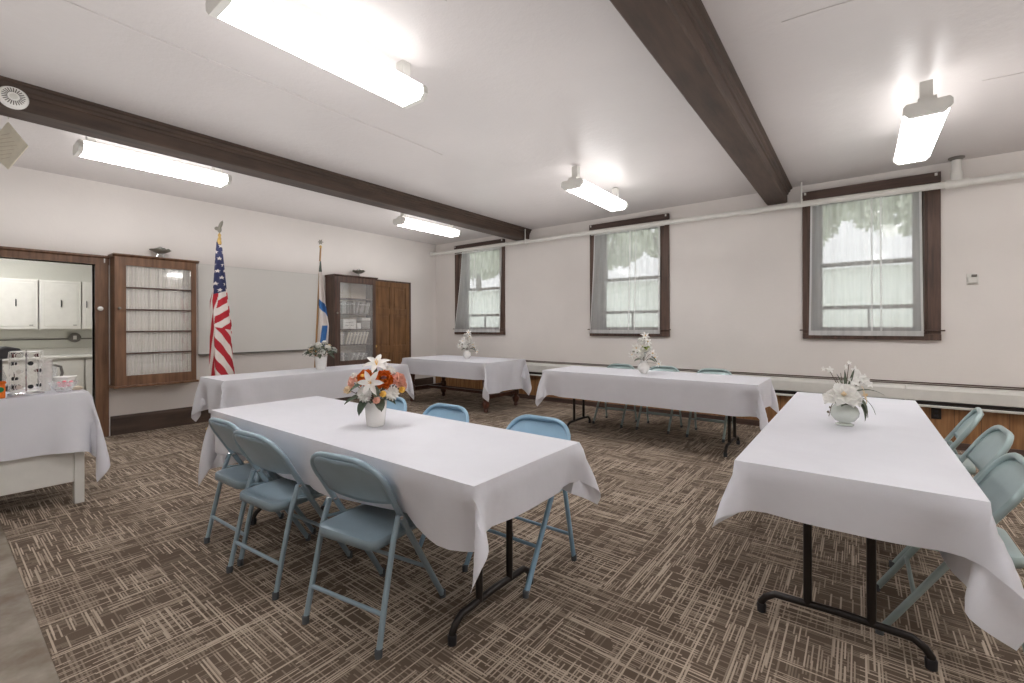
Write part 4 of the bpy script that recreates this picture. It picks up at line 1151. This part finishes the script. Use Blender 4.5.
for n, (c, q) in enumerate(pods):
    a = 2 * PI * c / 8 + .2 + (PI if 0 else 0); a = a + 1.4
    c_ = round((a - .2) / (2 * PI / 8)); a = 2 * PI * c_ / 8 + .2
    o = thing('coffee_pod', 'small dark coffee pod held in the wire carousel', 'coffee pod', (-4.81 + .068 * math.cos(a), .44 + .068 * math.sin(a), zb + (.065 + .06 * q) * .93), a, 'coffee pods in the carousel')
    o.rotation_euler = (0, PI / 2, a)
    o.scale = (.68, .68, .68); MB().lathe([(.001, -.03), (.015, -.028), (.02, .012), (.001, .013)], n=14).build('cup', 'blackp' if n % 3 else 'burg', o)
    MB().lathe([(.022, .012), (.022, .016), (.001, .017)], n=14).build('lid', 'whitem' if n % 2 else 'blackp', o)
o = thing('coffee_maker', 'black coffee maker with a domed lid behind the pod carousel', 'coffee maker', bl(-5.2, .27), .9)
B(-.12, .12, -.15, .15, 0, .04).build('base', 'blackp', o, bevel=.01)
B(-.12, .12, -.15, -.02, .04, .26).build('water_tank', 'blackp', o, bevel=.015)
MB().prism([(-.15, .25), (.15, .25), (.16, .29), (.12, .325), (0, .345), (-.12, .325), (-.16, .29)], 'x', -.13, .13).build('lid', 'blackp', o, bevel=.012)
MB().lathe([(.001, .04), (.06, .045), (.07, .1), (.05, .17), (.055, .19)], (0, .06, 0), 20, caps=False).build('carafe', 'bowlg', o)
o = thing('paper_cup_stack', 'tall stack of white paper cups right of the pod carousel', 'cups', bl(-4.965, .555))
for q in range(6): MB().lathe([(.029, 0), (.041, .10), (.043, .102), (.041, .104), (.028, .002)], (0, 0, .027 * q), 22, caps=False).build('paper_cup', 'porc', o)
o = thing('glass_pitcher', 'clear pitcher with a grey curved handle behind the candy bowl', 'pitcher', bl(-5.25, .60), .7)
o.scale = (1.15, 1.15, 1.15)
MB().lathe([(.001, 0), (.04, 0), (.05, .04), (.05, .1), (.042, .155), (.045, .16)], n=24, caps=False).build('body', 'bowlg', o, solid=.003)
MB().tube([(.05, 0, .03), (.085, 0, .05), (.10, 0, .1), (.09, 0, .145), (.048, 0, .155)], .008, 8).build('handle', 'grey', o)
o = thing('candy_bowl', 'clear glass bowl of pink and white candies near the table corner', 'bowl', bl(-4.79, .632))
o.scale = (.85, .85, .9)
MB().lathe([(.001, .004), (.045, 0), (.05, .01), (.085, .05), (.1, .085), (.096, .086), (.08, .052), (.04, .012), (.001, .01)], n=32, caps=False).build('bowl', 'bowlg', o)
rc = random.Random(2)
for q in range(26):
    a = rc.random() * 6.28; rr = .048 * math.sqrt(rc.random()); z = .027 + .012 * (q % 4) + .01 * rc.random()
    c = thing('candy', 'wrapped pink or white candy in the glass bowl', 'candy', (-4.79 + rr * math.cos(a), .632 + rr * math.sin(a), zb + z), a, 'candies in the glass bowl')
    MB().lathe([(.001, -.009), (.009, -.006), (.0125, 0), (.009, .006), (.001, .009)], n=10).build('sweet', 'pink' if q % 4 else 'pwhite', c)
o = thing('white_bowl', 'white straight-sided bowl behind the candy bowl', 'bowl', bl(-5.04, .672))
MB().lathe([(.001, 0), (.045, 0), (.05, .004), (.068, .09), (.072, .092), (.068, .095), (.063, .09), (.046, .012), (.001, .01)], n=28, caps=False).build('bowl', 'porc', o)
tag(B(-4.93, -4.83, .66 + .025, .745, zb, zb + .022).build('napkin_stack', 'tan', bevel=.004), 'small tan stack of napkins by the table corner', 'napkins')
o = thing('burgundy_jar', 'small burgundy jar between the cup stack and the candy bowl', 'jar', bl(-4.935, .625)); MB().lathe([(.001, 0), (.022, 0), (.024, .03), (.014, .045), (.001, .046)], n=16).build('body', 'burg', o); MB().lathe([(.015, .045), (.015, .055), (.001, .056)], n=16).build('lid', 'blackp', o)
o = thing('orange_tub', 'small orange tub with a green round emblem at the far left edge', 'tub', bl(-4.70, .305)); MB().box(-.03, .03, -.04, .025, 0, .10).build('tub', 'orange', o, bevel=.006)
MB().lathe([(.001, 0), (.018, 0), (.018, .002), (.001, .002)], n=20).build('round_emblem', 'green', o).matrix_local = Matrix.Translation((.031, .0, .06)) @ Matrix.Rotation(PI / 2, 4, 'Y')
B(-.034, .034, -.043, .029, .10, .115).build('lid', 'porange', o, bevel=.004)

# ------------------------------------------------------------------ world
w = bpy.data.worlds.new('overcast'); sc.world = w; w.use_nodes = True
nt = w.node_tree; bg = nt.nodes['Background']
tc = nt.nodes.new('ShaderNodeTexCoord'); sp = nt.nodes.new('ShaderNodeSeparateXYZ'); nt.links.new(tc.outputs['Generated'], sp.inputs[0])
rp = nt.nodes.new('ShaderNodeValToRGB'); nt.links.new(sp.outputs[2], rp.inputs[0])
rp.color_ramp.elements[0].color = (.93, .95, .96, 1); rp.color_ramp.elements[1].color = (.9, .94, 1, 1)
nt.links.new(rp.outputs[0], bg.inputs[0]); bg.inputs[1].default_value = 1.05
sc.view_settings.view_transform = 'Standard'
sc.view_settings.look = 'None'
sc.view_settings.exposure = 0.48
